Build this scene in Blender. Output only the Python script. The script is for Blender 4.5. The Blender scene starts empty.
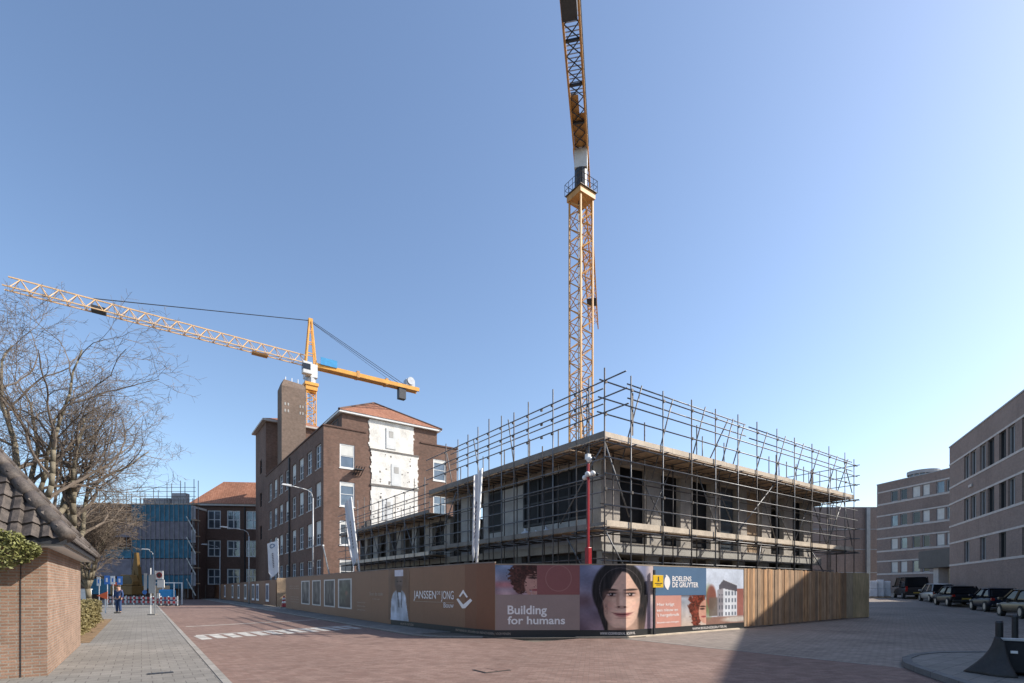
import bpy, bmesh, math, random
import numpy as np
from mathutils import Vector, Matrix
R = math.radians
random.seed(7); rng = np.random.default_rng(7)
S = bpy.context.scene
COL = S.collection

# ------------------------------------------------------------------ camera, light, exposure
YAW = R(35.9); CY, SY = math.cos(YAW), math.sin(YAW)
EYE = 1.6; FPX = 512.0; HZ = 588.5
cd = bpy.data.cameras.new('camera'); cam = bpy.data.objects.new('camera', cd); COL.objects.link(cam)
cam.location = (0, 0, EYE); cam.rotation_euler = (R(90), 0, -YAW)
cd.lens = 18; cd.sensor_width = 36; cd.shift_y = 0.2412; cd.clip_start = 0.05; cd.clip_end = 6000
S.camera = cam
SUN_TH = 32.0; SUN_EL = 38.5
sdir = Vector((math.cos(R(SUN_TH)) * math.cos(R(SUN_EL)), -math.sin(R(SUN_TH)) * math.cos(R(SUN_EL)), math.sin(R(SUN_EL))))
w = bpy.data.worlds.new('World'); S.world = w; w.use_nodes = True
nt = w.node_tree; nt.nodes.clear()
sky = nt.nodes.new('ShaderNodeTexSky'); sky.sky_type = 'NISHITA'; sky.sun_disc = False
sky.sun_elevation = R(SUN_EL); sky.sun_rotation = math.atan2(sdir.x, sdir.y)
sky.air_density = 1.0; sky.dust_density = 1.2; sky.ozone_density = 2.3; sky.altitude = 0
bg = nt.nodes.new('ShaderNodeBackground'); bg.inputs['Strength'].default_value = 0.112
wo = nt.nodes.new('ShaderNodeOutputWorld')
nt.links.new(sky.outputs[0], bg.inputs['Color']); nt.links.new(bg.outputs[0], wo.inputs['Surface'])
sl = bpy.data.lights.new('sun', 'SUN'); sl.energy = 3.3; sl.angle = R(0.53); sl.color = (1.0, 0.93, 0.83)
so = bpy.data.objects.new('sun', sl); COL.objects.link(so); so.location = (40, -20, 60)
so.rotation_euler = (-sdir).to_track_quat('-Z', 'Y').to_euler()
S.view_settings.view_transform = 'Standard'; S.view_settings.look = 'None'
S.view_settings.exposure = 1.0; S.view_settings.gamma = 1.0

# ------------------------------------------------------------------ placing helpers
def ray(px):
    r = (px - 512.0) / FPX
    return (CY * r + SY, -SY * r + CY)
def at(px, Z):                      # ground point seen at column px at depth Z
    a, b = ray(px); return (a * Z, b * Z)
def xat(px, y): a, b = ray(px); return y * a / b
def yat(px, x): a, b = ray(px); return x * b / a
def hgt(y, Z): return EYE + (HZ - y) / FPX * Z
D = (0.8846, 0.4664); DN = (-0.4664, 0.8846)       # side street direction and its normal
def gz(x, y):                       # the side street rises gently to the east
    s = x * D[0] + y * D[1]
    t = min(max((s - 30) / 29.4, 0), 1.6)
    k = min(max((x - 22) / 10, 0), 1); k = k * k * (3 - 2 * k)
    return 0.52 * t ** 1.4 * k

# ------------------------------------------------------------------ materials
def s2l(c): return tuple((x / 12.92 if x <= 0.04045 else ((x + 0.055) / 1.055) ** 2.4) for x in c)
def N(m, t, **kw):
    n = m.node_tree.nodes.new(t)
    for k, v in kw.items(): setattr(n, k, v)
    return n
def newmat(name):
    m = bpy.data.materials.new(name); m.use_nodes = True
    b = m.node_tree.nodes['Principled BSDF']
    return m, b, m.node_tree.links
def noise_mul(m, L, colsock, amt, scale, coord='Object', detail=5, stretch=None):
    tc = N(m, 'ShaderNodeTexCoord'); nz = N(m, 'ShaderNodeTexNoise'); nz.inputs['Scale'].default_value = scale; nz.inputs['Detail'].default_value = detail
    src = tc.outputs[coord]
    if stretch:
        mp = N(m, 'ShaderNodeMapping'); mp.inputs['Scale'].default_value = stretch; L.new(src, mp.inputs['Vector']); src = mp.outputs[0]
    L.new(src, nz.inputs['Vector'])
    mr = N(m, 'ShaderNodeMapRange'); mr.inputs['From Min'].default_value = .3; mr.inputs['From Max'].default_value = .7
    mr.inputs['To Min'].default_value = 1 - amt; mr.inputs['To Max'].default_value = 1 + amt
    L.new(nz.outputs['Fac'], mr.inputs['Value'])
    mx = N(m, 'ShaderNodeMix', data_type='RGBA', blend_type='MULTIPLY'); mx.inputs['Factor'].default_value = 1
    if isinstance(colsock, tuple): mx.inputs['A'].default_value = (*colsock, 1)
    else: L.new(colsock, mx.inputs['A'])
    L.new(mr.outputs[0], mx.inputs['B'])
    return mx.outputs['Result'], nz
def mat(name, col, rough=.7, metal=0, var=.15, scale=2.0, bump=0, bscale=30, spec=.5, stretch=None):
    m, b, L = newmat(name)
    o, nz = noise_mul(m, L, tuple(col), var, scale, stretch=stretch)
    o2, nz2 = noise_mul(m, L, o, var * .6, scale * 9)
    L.new(o2, b.inputs['Base Color'])
    b.inputs['Roughness'].default_value = rough; b.inputs['Metallic'].default_value = metal
    b.inputs['Specular IOR Level'].default_value = spec
    if bump:
        tc = N(m, 'ShaderNodeTexCoord'); n3 = N(m, 'ShaderNodeTexNoise'); n3.inputs['Scale'].default_value = bscale; n3.inputs['Detail'].default_value = 6
        L.new(tc.outputs['Object'], n3.inputs['Vector'])
        bp = N(m, 'ShaderNodeBump'); bp.inputs['Strength'].default_value = bump; bp.inputs['Distance'].default_value = .02
        L.new(n3.outputs['Fac'], bp.inputs['Height']); L.new(bp.outputs[0], b.inputs['Normal'])
    return m
UVM = set()
def brick(name, c1, c2, mo, bw=.22, bh=.065, ms=.012, var=.18, vscale=.35, rough=.85, off=.5, rot=0, bump=.35):
    m, b, L = newmat(name); UVM.add(name)
    tc = N(m, 'ShaderNodeTexCoord'); bt = N(m, 'ShaderNodeTexBrick')
    src = tc.outputs['UV']
    if rot:
        mp = N(m, 'ShaderNodeMapping'); mp.inputs['Rotation'].default_value = (0, 0, rot); L.new(src, mp.inputs['Vector']); src = mp.outputs[0]
    L.new(src, bt.inputs['Vector']); bt.offset = off
    bt.inputs['Scale'].default_value = 1; bt.inputs['Brick Width'].default_value = bw; bt.inputs['Row Height'].default_value = bh
    bt.inputs['Mortar Size'].default_value = ms; bt.inputs['Mortar Smooth'].default_value = .2; bt.inputs['Bias'].default_value = 0
    bt.inputs['Color1'].default_value = (*c1, 1); bt.inputs['Color2'].default_value = (*c2, 1); bt.inputs['Mortar'].default_value = (*mo, 1)
    o, _ = noise_mul(m, L, bt.outputs['Color'], var, vscale, coord='UV')
    o, _ = noise_mul(m, L, o, var * .8, 3.1, coord='UV')
    o, _ = noise_mul(m, L, o, .12, 40, coord='UV', detail=2)
    L.new(o, b.inputs['Base Color']); b.inputs['Roughness'].default_value = rough; b.inputs['Specular IOR Level'].default_value = .3
    bp = N(m, 'ShaderNodeBump'); bp.inputs['Strength'].default_value = bump; bp.inputs['Distance'].default_value = .006; bp.invert = True
    L.new(bt.outputs['Fac'], bp.inputs['Height']); L.new(bp.outputs[0], b.inputs['Normal'])
    return m
def colmat(name, rough=.5, grain=False):
    m, b, L = newmat(name)
    a = N(m, 'ShaderNodeVertexColor'); a.layer_name = 'Col'
    o = a.outputs['Color']
    if grain:
        o, _ = noise_mul(m, L, o, .28, 5.0, stretch=(6, 6, .5)); o, _ = noise_mul(m, L, o, .15, 1.2)
    else: o, _ = noise_mul(m, L, o, .04, 1.5)
    L.new(o, b.inputs['Base Color']); b.inputs['Roughness'].default_value = rough; b.inputs['Specular IOR Level'].default_value = .3
    if not grain:
        tc = N(m, 'ShaderNodeTexCoord'); n3 = N(m, 'ShaderNodeTexNoise'); n3.inputs['Scale'].default_value = 1.7; L.new(tc.outputs['Object'], n3.inputs['Vector'])
        bp = N(m, 'ShaderNodeBump'); bp.inputs['Strength'].default_value = .25; bp.inputs['Distance'].default_value = .03; L.new(n3.outputs['Fac'], bp.inputs['Height']); L.new(bp.outputs[0], b.inputs['Normal'])
    return m
def glassy(name, col, rough=.04, metal=0.0, spec=.8, wav=.02):
    m, b, L = newmat(name)
    o, _ = noise_mul(m, L, tuple(col), .35, .6)
    L.new(o, b.inputs['Base Color']); b.inputs['Roughness'].default_value = rough; b.inputs['Metallic'].default_value = metal
    b.inputs['Specular IOR Level'].default_value = spec
    tc = N(m, 'ShaderNodeTexCoord'); n3 = N(m, 'ShaderNodeTexNoise'); n3.inputs['Scale'].default_value = .8
    L.new(tc.outputs['Object'], n3.inputs['Vector'])
    bp = N(m, 'ShaderNodeBump'); bp.inputs['Strength'].default_value = wav * 5; bp.inputs['Distance'].default_value = .05
    L.new(n3.outputs['Fac'], bp.inputs['Height']); L.new(bp.outputs[0], b.inputs['Normal'])
    return m

MT = {}
MT['earth'] = mat('earth', (.13, .11, .085), .95, var=.3, bump=.4)
MT['road'] = brick('red_road_brick', (.180, .110, .088), (.245, .165, .135), (.14, .105, .088), .2, .1, .007, var=.14, vscale=.25, rot=R(45))
def wear(m, amt, sc, lo, hi, stretch=(1, 1, 1)):
    b = m.node_tree.nodes['Principled BSDF']; L = m.node_tree.links; src = b.inputs['Base Color'].links[0].from_socket
    tc = N(m, 'ShaderNodeTexCoord'); mp = N(m, 'ShaderNodeMapping'); mp.inputs['Scale'].default_value = stretch; L.new(tc.outputs['UV'], mp.inputs['Vector'])
    nz = N(m, 'ShaderNodeTexNoise'); nz.inputs['Scale'].default_value = sc; nz.inputs['Detail'].default_value = 7; nz.inputs['Roughness'].default_value = .65; L.new(mp.outputs[0], nz.inputs['Vector'])
    mr = N(m, 'ShaderNodeMapRange'); mr.inputs['From Min'].default_value = lo; mr.inputs['From Max'].default_value = hi; mr.inputs['To Min'].default_value = 1; mr.inputs['To Max'].default_value = amt; L.new(nz.outputs['Fac'], mr.inputs['Value'])
    mx = N(m, 'ShaderNodeMix', data_type='RGBA', blend_type='MULTIPLY'); mx.inputs['Factor'].default_value = 1; L.new(src, mx.inputs['A']); L.new(mr.outputs[0], mx.inputs['B']); L.new(mx.outputs['Result'], b.inputs['Base Color'])
wear(MT['road'], .72, .5, .54, .70); wear(MT['road'], 1.22, .35, .55, .72, (1.4, .25, 1)); wear(MT['road'], .6, 2.2, .66, .74)
MT['grey_paver'] = brick('grey_paver', (.225, .188, .160), (.295, .248, .212), (.135, .115, .098), .21, .105, .009, var=.16, vscale=.22, rot=R(28))
MT['slab_paver'] = brick('pavement_tile', (.19, .178, .16), (.23, .215, .193), (.12, .11, .098), .3, .3, .008, var=.13, vscale=.4)
wear(MT['slab_paver'], .74, .8, .55, .70); wear(MT['slab_paver'], 1.2, .5, .56, .7); wear(MT['grey_paver'], .75, .4, .55, .7); wear(MT['grey_paver'], 1.22, .6, .58, .72)
MT['kerb'] = brick('kerb_stone', (.25, .235, .21), (.29, .27, .245), (.13, .12, .11), 1.0, 1.0, .012, off=0)
MT['dark_kerb'] = brick('dark_kerb_stone', (.14, .14, .14), (.17, .17, .165), (.08, .08, .08), 1.0, 1.0, .012, off=0)
MT['paint'] = mat('road_paint', (.42, .40, .365), .75, var=.38, scale=2.2)
MT['house_brick'] = brick('house_brick', (.255, .15, .10), (.35, .21, .145), (.30, .26, .215), .2, .053, .010, var=.14, vscale=.8)
MT['factory_brick'] = brick('factory_brick', (.135, .070, .050), (.205, .106, .076), (.17, .135, .11), .22, .068, .012, var=.2, vscale=.22)
wear(MT['factory_brick'], .72, .25, .52, .7, (1.2, .4, 1)); wear(MT['house_brick'], .8, .9, .55, .7, (1.5, .4, 1)); wear(MT['house_brick'], 1.2, 6, .6, .75)
MT['tower_brick'] = brick('tower_brick', (.165, .115, .085), (.215, .15, .115), (.19, .155, .13), .22, .068, .012, var=.18, vscale=.3)
MT['far_brick'] = brick('far_brick', (.105, .055, .04), (.145, .075, .055), (.12, .09, .075), .22, .068, .012, var=.15, vscale=.3)
MT['office_brick'] = brick('office_brick', (.245, .183, .158), (.295, .226, .196), (.24, .20, .178), .22, .068, .012, var=.1, vscale=.3)
wear(MT['office_brick'], .84, .3, .5, .7, (2.5, .25, 1))
MT['band'] = mat('pale_band', (.50, .465, .435), .7, var=.1)
MT['plaster'] = mat('white_plaster', (.74, .715, .66), .9, var=.22, scale=.9, bump=.3, bscale=6)
MT['plaster_grey'] = mat('grey_plaster', (.42, .41, .385), .85, var=.12)
MT['white'] = mat('white_paint', (.74, .74, .72), .5, var=.06)
MT['frame_white'] = mat('white_frame', (.62, .63, .63), .5, var=.06)
MT['frame_grey'] = mat('grey_frame', (.33, .34, .35), .5, var=.08)
MT['frame_dark'] = mat('dark_frame', (.03, .032, .036), .5, var=.1)
MT['glass'] = glassy('sky_glass', (.16, .19, .22), .06, .45, .8)
MT['glass_dark'] = glassy('dark_glass', (.02, .023, .027), .05, 0, .6)
MT['glass_mid'] = glassy('mid_glass', (.10, .12, .14), .06, .3, .7)
MT['canopy'] = mat('dark_canopy', (.075, .068, .066), .6, var=.12)
MT['car_glass'] = glassy('car_glass', (.012, .014, .017), .12, 0, .25)
MT['car_glass'].node_tree.nodes['Principled BSDF'].inputs['IOR'].default_value = 1.22
MT['blind'] = mat('window_blind', (.62, .62, .58), .7, var=.08)
MT['red_tile'] = brick('red_tile', (.29, .125, .072), (.37, .175, .108), (.19, .085, .055), .24, .3, .02, var=.18, vscale=.3, off=0, bump=.8)
MT['dark_tile'] = mat('dark_tile', (.088, .072, .062), .7, var=.5, scale=5.5, bump=.4, bscale=25)
MT['zinc'] = mat('zinc_gutter', (.30, .31, .32), .45, .5, var=.12)
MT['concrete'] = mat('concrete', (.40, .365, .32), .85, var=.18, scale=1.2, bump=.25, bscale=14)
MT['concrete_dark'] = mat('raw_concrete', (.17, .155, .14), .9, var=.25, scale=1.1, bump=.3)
MT['board_dark'] = mat('dark_fill', (.022, .023, .026), .5, var=.25, scale=1.5, spec=.15)
MT['ply'] = mat('ply_board', (.42, .30, .19), .75, var=.2, scale=1.5, stretch=(1, 1, .3))
MT['scaffold_board'] = mat('scaffold_board', (.48, .36, .25), .85, var=.3, scale=2.2)
MT['toe_board'] = mat('toe_board', (.64, .54, .42), .8, var=.16, scale=1.6)
MT['toe_grey'] = mat('grey_board', (.22, .195, .17), .85, var=.2, scale=1.6)  # plain grey board, darker than the beige toe boards
MT['tube'] = mat('galvanised_tube', (.17, .172, .178), .5, .5, var=.3, scale=3)
MT['tube_rust'] = mat('worn_tube', (.115, .102, .095), .6, .4, var=.35, scale=3)
MT['coupler'] = mat('coupler', (.10, .09, .085), .6, .5, var=.3)
MT['crane_yellow'] = mat('crane_yellow', (.74, .36, .06), .5, var=.14, scale=1)
MT['crane_mast'] = mat('crane_mast_yellow', (.52, .27, .075), .55, var=.2, scale=1)
MT['crane_pale'] = mat('crane_pale_yellow', (.70, .46, .24), .5, var=.14, scale=1)
MT['crane_ochre'] = mat('crane_ochre', (.50, .25, .07), .55, var=.2, scale=1)
MT['steel_dark'] = mat('dark_steel', (.045, .047, .052), .5, .3, var=.2)
MT['steel'] = mat('steel', (.38, .39, .40), .4, .7, var=.12)
MT['ballast'] = mat('ballast_concrete', (.32, .32, .31), .85, var=.15)
MT['cab_white'] = mat('cab_white', (.62, .63, .62), .5, var=.08)
MT['blue_sign'] = mat('blue_sheet', (.03, .27, .55), .5, var=.1)
MT['print'] = colmat('hoarding_print', .45)
MT['wood'] = colmat('fence_wood', .8, True)
MT['brown'] = mat('brown_print', (.235, .12, .066), .5, var=.06, scale=.6)
MT['redbrown'] = mat('red_brown_print', (.19, .075, .036), .5, var=.06, scale=.6)
MT['mauve'] = mat('mauve_print', (.33, .245, .22), .5, var=.05)
MT['maroon'] = mat('maroon_print', (.27, .095, .09), .5, var=.05)
MT['blue_print'] = mat('blue_print', (.085, .165, .28), .5, var=.05)
MT['pink_print'] = mat('pink_print', (.62, .30, .24), .5, var=.05)
MT['black_strip'] = mat('black_strip', (.022, .024, .026), .5, var=.12)
MT['white_print'] = mat('white_print', (.90, .86, .84), .5, var=.03)
MT['pale_print'] = mat('pale_print', (.42, .35, .29), .5, var=.05)
MT['ring_print'] = mat('ring_print', (.36, .16, .145), .5, var=.04)
MT['grey_brown_ply'] = mat('grey_brown_ply', (.35, .285, .215), .8, var=.14, scale=1.2, stretch=(1, 1, .3))
MT['red'] = mat('red_paint', (.33, .012, .02), .4, var=.1)
MT['barrier_red'] = mat('barrier_red', (.33, .025, .03), .5, var=.1)
MT['yellow_sign'] = mat('yellow_sign', (.80, .50, .02), .45, var=.06)
MT['orange'] = mat('orange_sign', (.80, .13, .03), .5, var=.06)
MT['sign_blue'] = mat('sign_blue', (.03, .16, .50), .4, var=.06)
MT['sign_back'] = mat('sign_back', (.42, .43, .44), .5, .3, var=.1)
MT['flag'] = mat('flag_cloth', (.72, .72, .72), .8, var=.05)
MT['bark'] = mat('bark', (.17, .145, .10), .9, var=.3, scale=4, bump=.5, bscale=20)
MT['twig'] = mat('twig', (.135, .105, .08), .9, var=.2, scale=2)
MT['leaf'] = mat('hedge_leaf', (.16, .165, .05), .6, var=.4, scale=6)
MT['leaf_dark'] = mat('hedge_leaf_dark', (.17, .14, .055), .7, var=.5, scale=5)
MT['net_blue'] = mat('blue_net', (.035, .135, .205), .8, var=.25, scale=1.4)
MT['net_grey'] = mat('grey_net', (.155, .15, .18), .8, var=.2, scale=1.4)
MT['net_pale'] = mat('pale_net', (.30, .30, .32), .8, var=.2, scale=1.4)
MT['tyre'] = mat('tyre', (.018, .018, .018), .8, var=.15)
MT['rim'] = mat('rim', (.35, .35, .36), .35, .8, var=.08)
MT['car_black'] = mat('black_car_paint', (.012, .014, .018), .15, var=.1)
MT['car_blue'] = mat('dark_blue_car_paint', (.014, .02, .035), .15, var=.1)
MT['car_silver'] = mat('silver_car_paint', (.36, .36, .35), .22, .55, var=.06)
MT['car_bronze'] = mat('bronze_car_paint', (.10, .085, .06), .2, .4, var=.06)
MT['van_dark'] = mat('dark_van_paint', (.035, .033, .034), .25, var=.12)
for k_ in ('car_black', 'car_blue', 'car_bronze', 'van_dark', 'car_silver'):
    b_ = MT[k_].node_tree.nodes['Principled BSDF']; b_.inputs['IOR'].default_value = 1.22; b_.inputs['Roughness'].default_value = .3; b_.inputs['Specular IOR Level'].default_value = .3
MT['tail'] = mat('tail_lamp', (.28, .012, .01), .2, var=.1)
MT['lamp'] = mat('lamp_lens', (.7, .72, .72), .1, var=.05)
MT['plate'] = mat('number_plate', (.32, .23, .04), .5, var=.05)
MT['bag'] = mat('white_plastic', (.60, .62, .65), .4, var=.12, scale=2)
MT['tarp'] = mat('black_tarp', (.030, .027, .025), .6, var=.25, scale=3, bump=.5, bscale=9)
MT['rubber'] = mat('black_rubber', (.018, .02, .02), .6, var=.2)
MT['digger'] = mat('digger_yellow', (.16, .095, .028), .5, var=.15)
MT['skin'] = mat('skin', (.48, .28, .2), .6, var=.05)
MT['workwear'] = mat('blue_workwear', (.022, .05, .14), .85, var=.15)
MT['jeans'] = mat('blue_trousers', (.024, .055, .14), .85, var=.15)
MT['hair'] = mat('hair', (.04, .028, .02), .8, var=.2)
MT['iron'] = mat('cast_iron', (.06, .06, .06), .6, .5, var=.2)
MT['soil'] = mat('leaf_litter', (.20, .13, .07), .95, var=.4, scale=4, bump=.5)

# ------------------------------------------------------------------ mesh builder
XF = {}
def tag(o, label=None, cat=None, group=None, kind=None):
    if label: o['label'] = label
    if cat: o['category'] = cat
    if group: o['group'] = group
    if kind: o['kind'] = kind
    return o
def thing(name, label, cat, loc=(0, 0, 0), rz=0, group=None):
    o = bpy.data.objects.new(name, None); COL.objects.link(o)
    o.location = loc; o.rotation_euler = (0, 0, rz); o.empty_display_size = .3
    XF[o] = Matrix.Translation(loc) @ Matrix.Rotation(rz, 4, 'Z')
    return tag(o, label, cat, group)
class MB:
    def __init__(s): s.v = []; s.f = []; s.c = []
    def add(s, vs, fs, col=None):
        o = len(s.v); s.v += [tuple(v) for v in vs]; s.f += [tuple(o + i for i in f) for f in fs]
        if col is not None: s.c += [col] * len(vs)
    def box(s, x0, x1, y0, y1, z0, z1, col=None):
        s.add([(x0, y0, z0), (x1, y0, z0), (x1, y1, z0), (x0, y1, z0), (x0, y0, z1), (x1, y0, z1), (x1, y1, z1), (x0, y1, z1)],
              [(0, 3, 2, 1), (4, 5, 6, 7), (0, 1, 5, 4), (1, 2, 6, 5), (2, 3, 7, 6), (3, 0, 4, 7)], col)
        return s
    def slab(s, o, d, n, u0, u1, w0, w1, z0, z1, col=None):   # box along plan direction d, normal n
        P = lambda u, ww, z: (o[0] + d[0] * u + n[0] * ww, o[1] + d[1] * u + n[1] * ww, z)
        s.add([P(u0, w0, z0), P(u1, w0, z0), P(u1, w1, z0), P(u0, w1, z0), P(u0, w0, z1), P(u1, w0, z1), P(u1, w1, z1), P(u0, w1, z1)],
              [(0, 3, 2, 1), (4, 5, 6, 7), (0, 1, 5, 4), (1, 2, 6, 5), (2, 3, 7, 6), (3, 0, 4, 7)], col)
        return s
    def tube(s, a, b, r, n=6, r2=None):
        a = Vector(a); b = Vector(b); d = b - a
        if d.length < 1e-6: return s
        d.normalize(); u = d.orthogonal().normalized(); v = d.cross(u); r2 = r if r2 is None else r2
        vs = []
        for p, rr in ((a, r), (b, r2)):
            for k in range(n):
                t = 2 * math.pi * (k + .5) / n; vs.append(p + u * (math.cos(t) * rr) + v * (math.sin(t) * rr))
        fs = [(k, (k + 1) % n, n + (k + 1) % n, n + k) for k in range(n)]
        fs += [tuple(range(n - 1, -1, -1)), tuple(range(n, 2 * n))]
        s.add(vs, fs); return s
    def bar(s, a, b, wx, wz):                                  # rectangular bar, wz measured upwards
        a = Vector(a); b = Vector(b); d = (b - a).normalized()
        up = Vector((0, 0, 1)) if abs(d.z) < .95 else Vector((0, 1, 0))
        u = d.cross(up).normalized(); v = u.cross(d)
        vs = [p + u * (sx * wx / 2) + v * (sz * wz / 2) for p in (a, b) for sx, sz in ((-1, -1), (1, -1), (1, 1), (-1, 1))]
        s.add(vs, [(0, 1, 5, 4), (1, 2, 6, 5), (2, 3, 7, 6), (3, 0, 4, 7), (3, 2, 1, 0), (4, 5, 6, 7)]); return s
    def poly(s, pts, z0, z1):                                  # extruded plan polygon
        n = len(pts); vs = [(x, y, z0) for x, y in pts] + [(x, y, z1) for x, y in pts]
        s.add(vs, [tuple(range(n - 1, -1, -1)), tuple(range(n, 2 * n))] + [(i, (i + 1) % n, n + (i + 1) % n, n + i) for i in range(n)]); return s
    def extr(s, prof, y0, y1):                                 # (x,z) profile extruded along y
        n = len(prof); vs = [(x, y0, z) for x, z in prof] + [(x, y1, z) for x, z in prof]
        s.add(vs, [tuple(range(n)), tuple(range(2 * n - 1, n - 1, -1))] + [((i + 1) % n, i, n + i, n + (i + 1) % n) for i in range(n)]); return s
    def ball(s, c, rx, ry=None, rz=None, n=10, m=6):
        ry = ry or rx; rz = rz or rx; vs = []
        for j in range(1, m):
            t = math.pi * j / m
            for k in range(n):
                p = 2 * math.pi * k / n; vs.append((c[0] + rx * math.sin(t) * math.cos(p), c[1] + ry * math.sin(t) * math.sin(p), c[2] + rz * math.cos(t)))
        vs += [(c[0], c[1], c[2] + rz), (c[0], c[1], c[2] - rz)]; T = len(vs) - 2; fs = []
        for j in range(m - 2):
            for k in range(n): fs.append((j * n + k, (j + 1) * n + k, (j + 1) * n + (k + 1) % n, j * n + (k + 1) % n))
        for k in range(n):
            fs.append((T, k, (k + 1) % n)); fs.append((T + 1, (m - 2) * n + (k + 1) % n, (m - 2) * n + k))
        s.add(vs, fs); return s
    def build(s, name, m, parent=None, W=False, smooth=False, bevel=0, recalc=False, tri=False):
        me = bpy.data.meshes.new(name)
        vs = s.v
        if parent is not None and W:
            inv = XF[parent].inverted(); vs = [inv @ Vector(v) for v in vs]
        me.from_pydata(vs, [], s.f)
        if s.c:
            ca = me.color_attributes.new('Col', 'FLOAT_COLOR', 'POINT')
            arr = np.ones((len(s.v), 4), np.float32); arr[:, :3] = np.array(s.c, np.float32); ca.data.foreach_set('color', arr.ravel())
        if recalc or tri:
            bm = bmesh.new(); bm.from_mesh(me)
            if tri: bmesh.ops.triangulate(bm, faces=[f for f in bm.faces if len(f.verts) > 4])
            bmesh.ops.recalc_face_normals(bm, faces=bm.faces); bm.to_mesh(me); bm.free()
        me.update()
        mm = MT[m] if isinstance(m, str) else m
        me.materials.append(mm)
        if mm.name in UVM: boxuv(me)
        if smooth: me.polygons.foreach_set('use_smooth', [True] * len(me.polygons))
        o = bpy.data.objects.new(name, me); COL.objects.link(o)
        if parent is not None:
            o.parent = parent; XF[o] = XF[parent]
        if bevel:
            bv = o.modifiers.new('bevel', 'BEVEL'); bv.width = bevel; bv.segments = 2; bv.limit_method = 'ANGLE'
        return o
def boxuv(me):
    uv = me.uv_layers.new(name='UVMap'); co = me.vertices
    out = np.zeros((len(me.loops), 2), np.float32)
    for p in me.polygons:
        n = p.normal
        if abs(n.z) > .75:
            for li in p.loop_indices:
                c = co[me.loops[li].vertex_index].co; out[li] = (c.x, c.y)
        else:
            h = math.hypot(n.x, n.y) or 1; tx, ty = -n.y / h, n.x / h
            k = 1 / max(h, .3)
            for li in p.loop_indices:
                c = co[me.loops[li].vertex_index].co; out[li] = (c.x * tx + c.y * ty, c.z * (k if h < .98 else 1))
    uv.data.foreach_set('uv', out.ravel())
def dup(root, loc, rz=None, label=None, group=None):
    r = root.copy(); COL.objects.link(r); r.location = loc
    if rz is not None: r.rotation_euler = (0, 0, rz)
    if label: r['label'] = label
    if group: r['group'] = group
    for ch in list(root.children):
        c = ch.copy(); COL.objects.link(c); c.parent = r
        for g in ch.children:
            d = g.copy(); COL.objects.link(d); d.parent = c
    return r
def struct(o): o['kind'] = 'structure'; return o

# ------------------------------------------------------------------ ground, roads, pavements
def grid_sheet(name, xs, ys, dz, m):
    mb = MB(); nx, ny = len(xs), len(ys)
    mb.add([(x, y, gz(x, y) + dz) for y in ys for x in xs], [(j * nx + i, j * nx + i + 1, (j + 1) * nx + i + 1, (j + 1) * nx + i) for j in range(ny - 1) for i in range(nx - 1)])
    return struct(mb.build(name, m))
xs = [-3000, -600, -100, -20, 0, 10, 20] + list(range(22, 101, 3)) + [130, 300, 800, 3000]
ys = [-3000, -600, -100, -40] + list(range(-30, 91, 5)) + [120, 300, 800, 3000]
grid_sheet('ground', xs, ys, -.06, 'earth')
grid_sheet('red_road', [1.2, 4, 8, 12.4], [-30, -10, 0, 11.0, 12], 0, 'road')
grid_sheet('red_road', [1.2, 4, 7.4, 9.5], [12, 20, 30, 40, 60, 96], 0, 'road')
grid_sheet('grey_road', [12.4, 16, 20] + list(range(22, 110, 3)), list(range(-30, 12, 3)) + list(range(12, 75, 3)), 0, 'grey_paver')
grid_sheet('street_end', [-40, -20, 1.2], [60, 70, 80, 96], -.01, 'grey_paver')
mb = MB()
mb.box(12.36, 12.45, 4.3, 11.0, -.05, .006); struct(mb.build('paver_seam', 'kerb'))
struct(MB().box(-9, 1.08, -30, 61, -.3, .05).build('pavement', 'slab_paver'))
struct(MB().box(1.08, 1.2, -30, 61, -.3, .06).build('kerb', 'kerb'))
struct(MB().box(7.52, 9.6, 16.2, 96, -.3, .045).build('site_footpath', 'slab_paver'))
struct(MB().poly([(7.4, 96), (7.4, 16), (7.8, 14.9), (8.95, 13.95), (9.02, 14.06), (7.9, 15.0), (7.52, 16.1), (7.52, 96)], -.3, .05).build('site_kerb', 'kerb', tri=True))
struct(MB().poly([(7.52, 16.2), (7.52, 16.1), (7.9, 15.0), (9.02, 14.06), (9.3, 13.4), (12.6, 11.1), (13.5, 11.1), (13.5, 16.2)], -.3, .02).build('site_verge', 'earth', tri=True))
# rounded pavement on the right
edge = [(5, -1.9), (8.0, .42), (9.5, 1.6), (11, 2.72), (11.9, 3.38), (12.5, 3.75), (13.3, 4.02), (14.3, 4.12), (15.2, 3.95), (16.4, 3.2), (19, 1.2), (21, .5), (26, 1.4), (31, 2.6), (36, 4.4), (44, 8.2), (52, 12.4), (60, 16.6), (64, 19)]
back = [(72, 15), (50, 2), (30, -9), (5, -22)]
def ring_sheet(name, pts, dz, base, m):
    n = len(pts); m_ = MB()
    m_.add([(x, y, gz(x, y) + dz) for x, y in pts] + [(x, y, gz(x, y) - base) for x, y in pts], [tuple(range(n))] + [(i, (i + 1) % n, n + (i + 1) % n, n + i) for i in range(n)])
    return struct(m_.build(name, m, tri=True))
def offset(pl, dd):
    out = []
    for i, p in enumerate(pl):
        a = pl[max(i - 1, 0)]; b = pl[min(i + 1, len(pl) - 1)]
        dx, dy = b[0] - a[0], b[1] - a[1]; l = math.hypot(dx, dy); out.append((p[0] + dy / l * dd, p[1] - dx / l * dd))
    return out
inner = offset(edge, .16)
ring_sheet('side_pavement', inner + back, .10, .3, 'slab_paver')
ring_sheet('side_kerb', edge + inner[::-1], .115, .3, 'dark_kerb')
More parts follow.
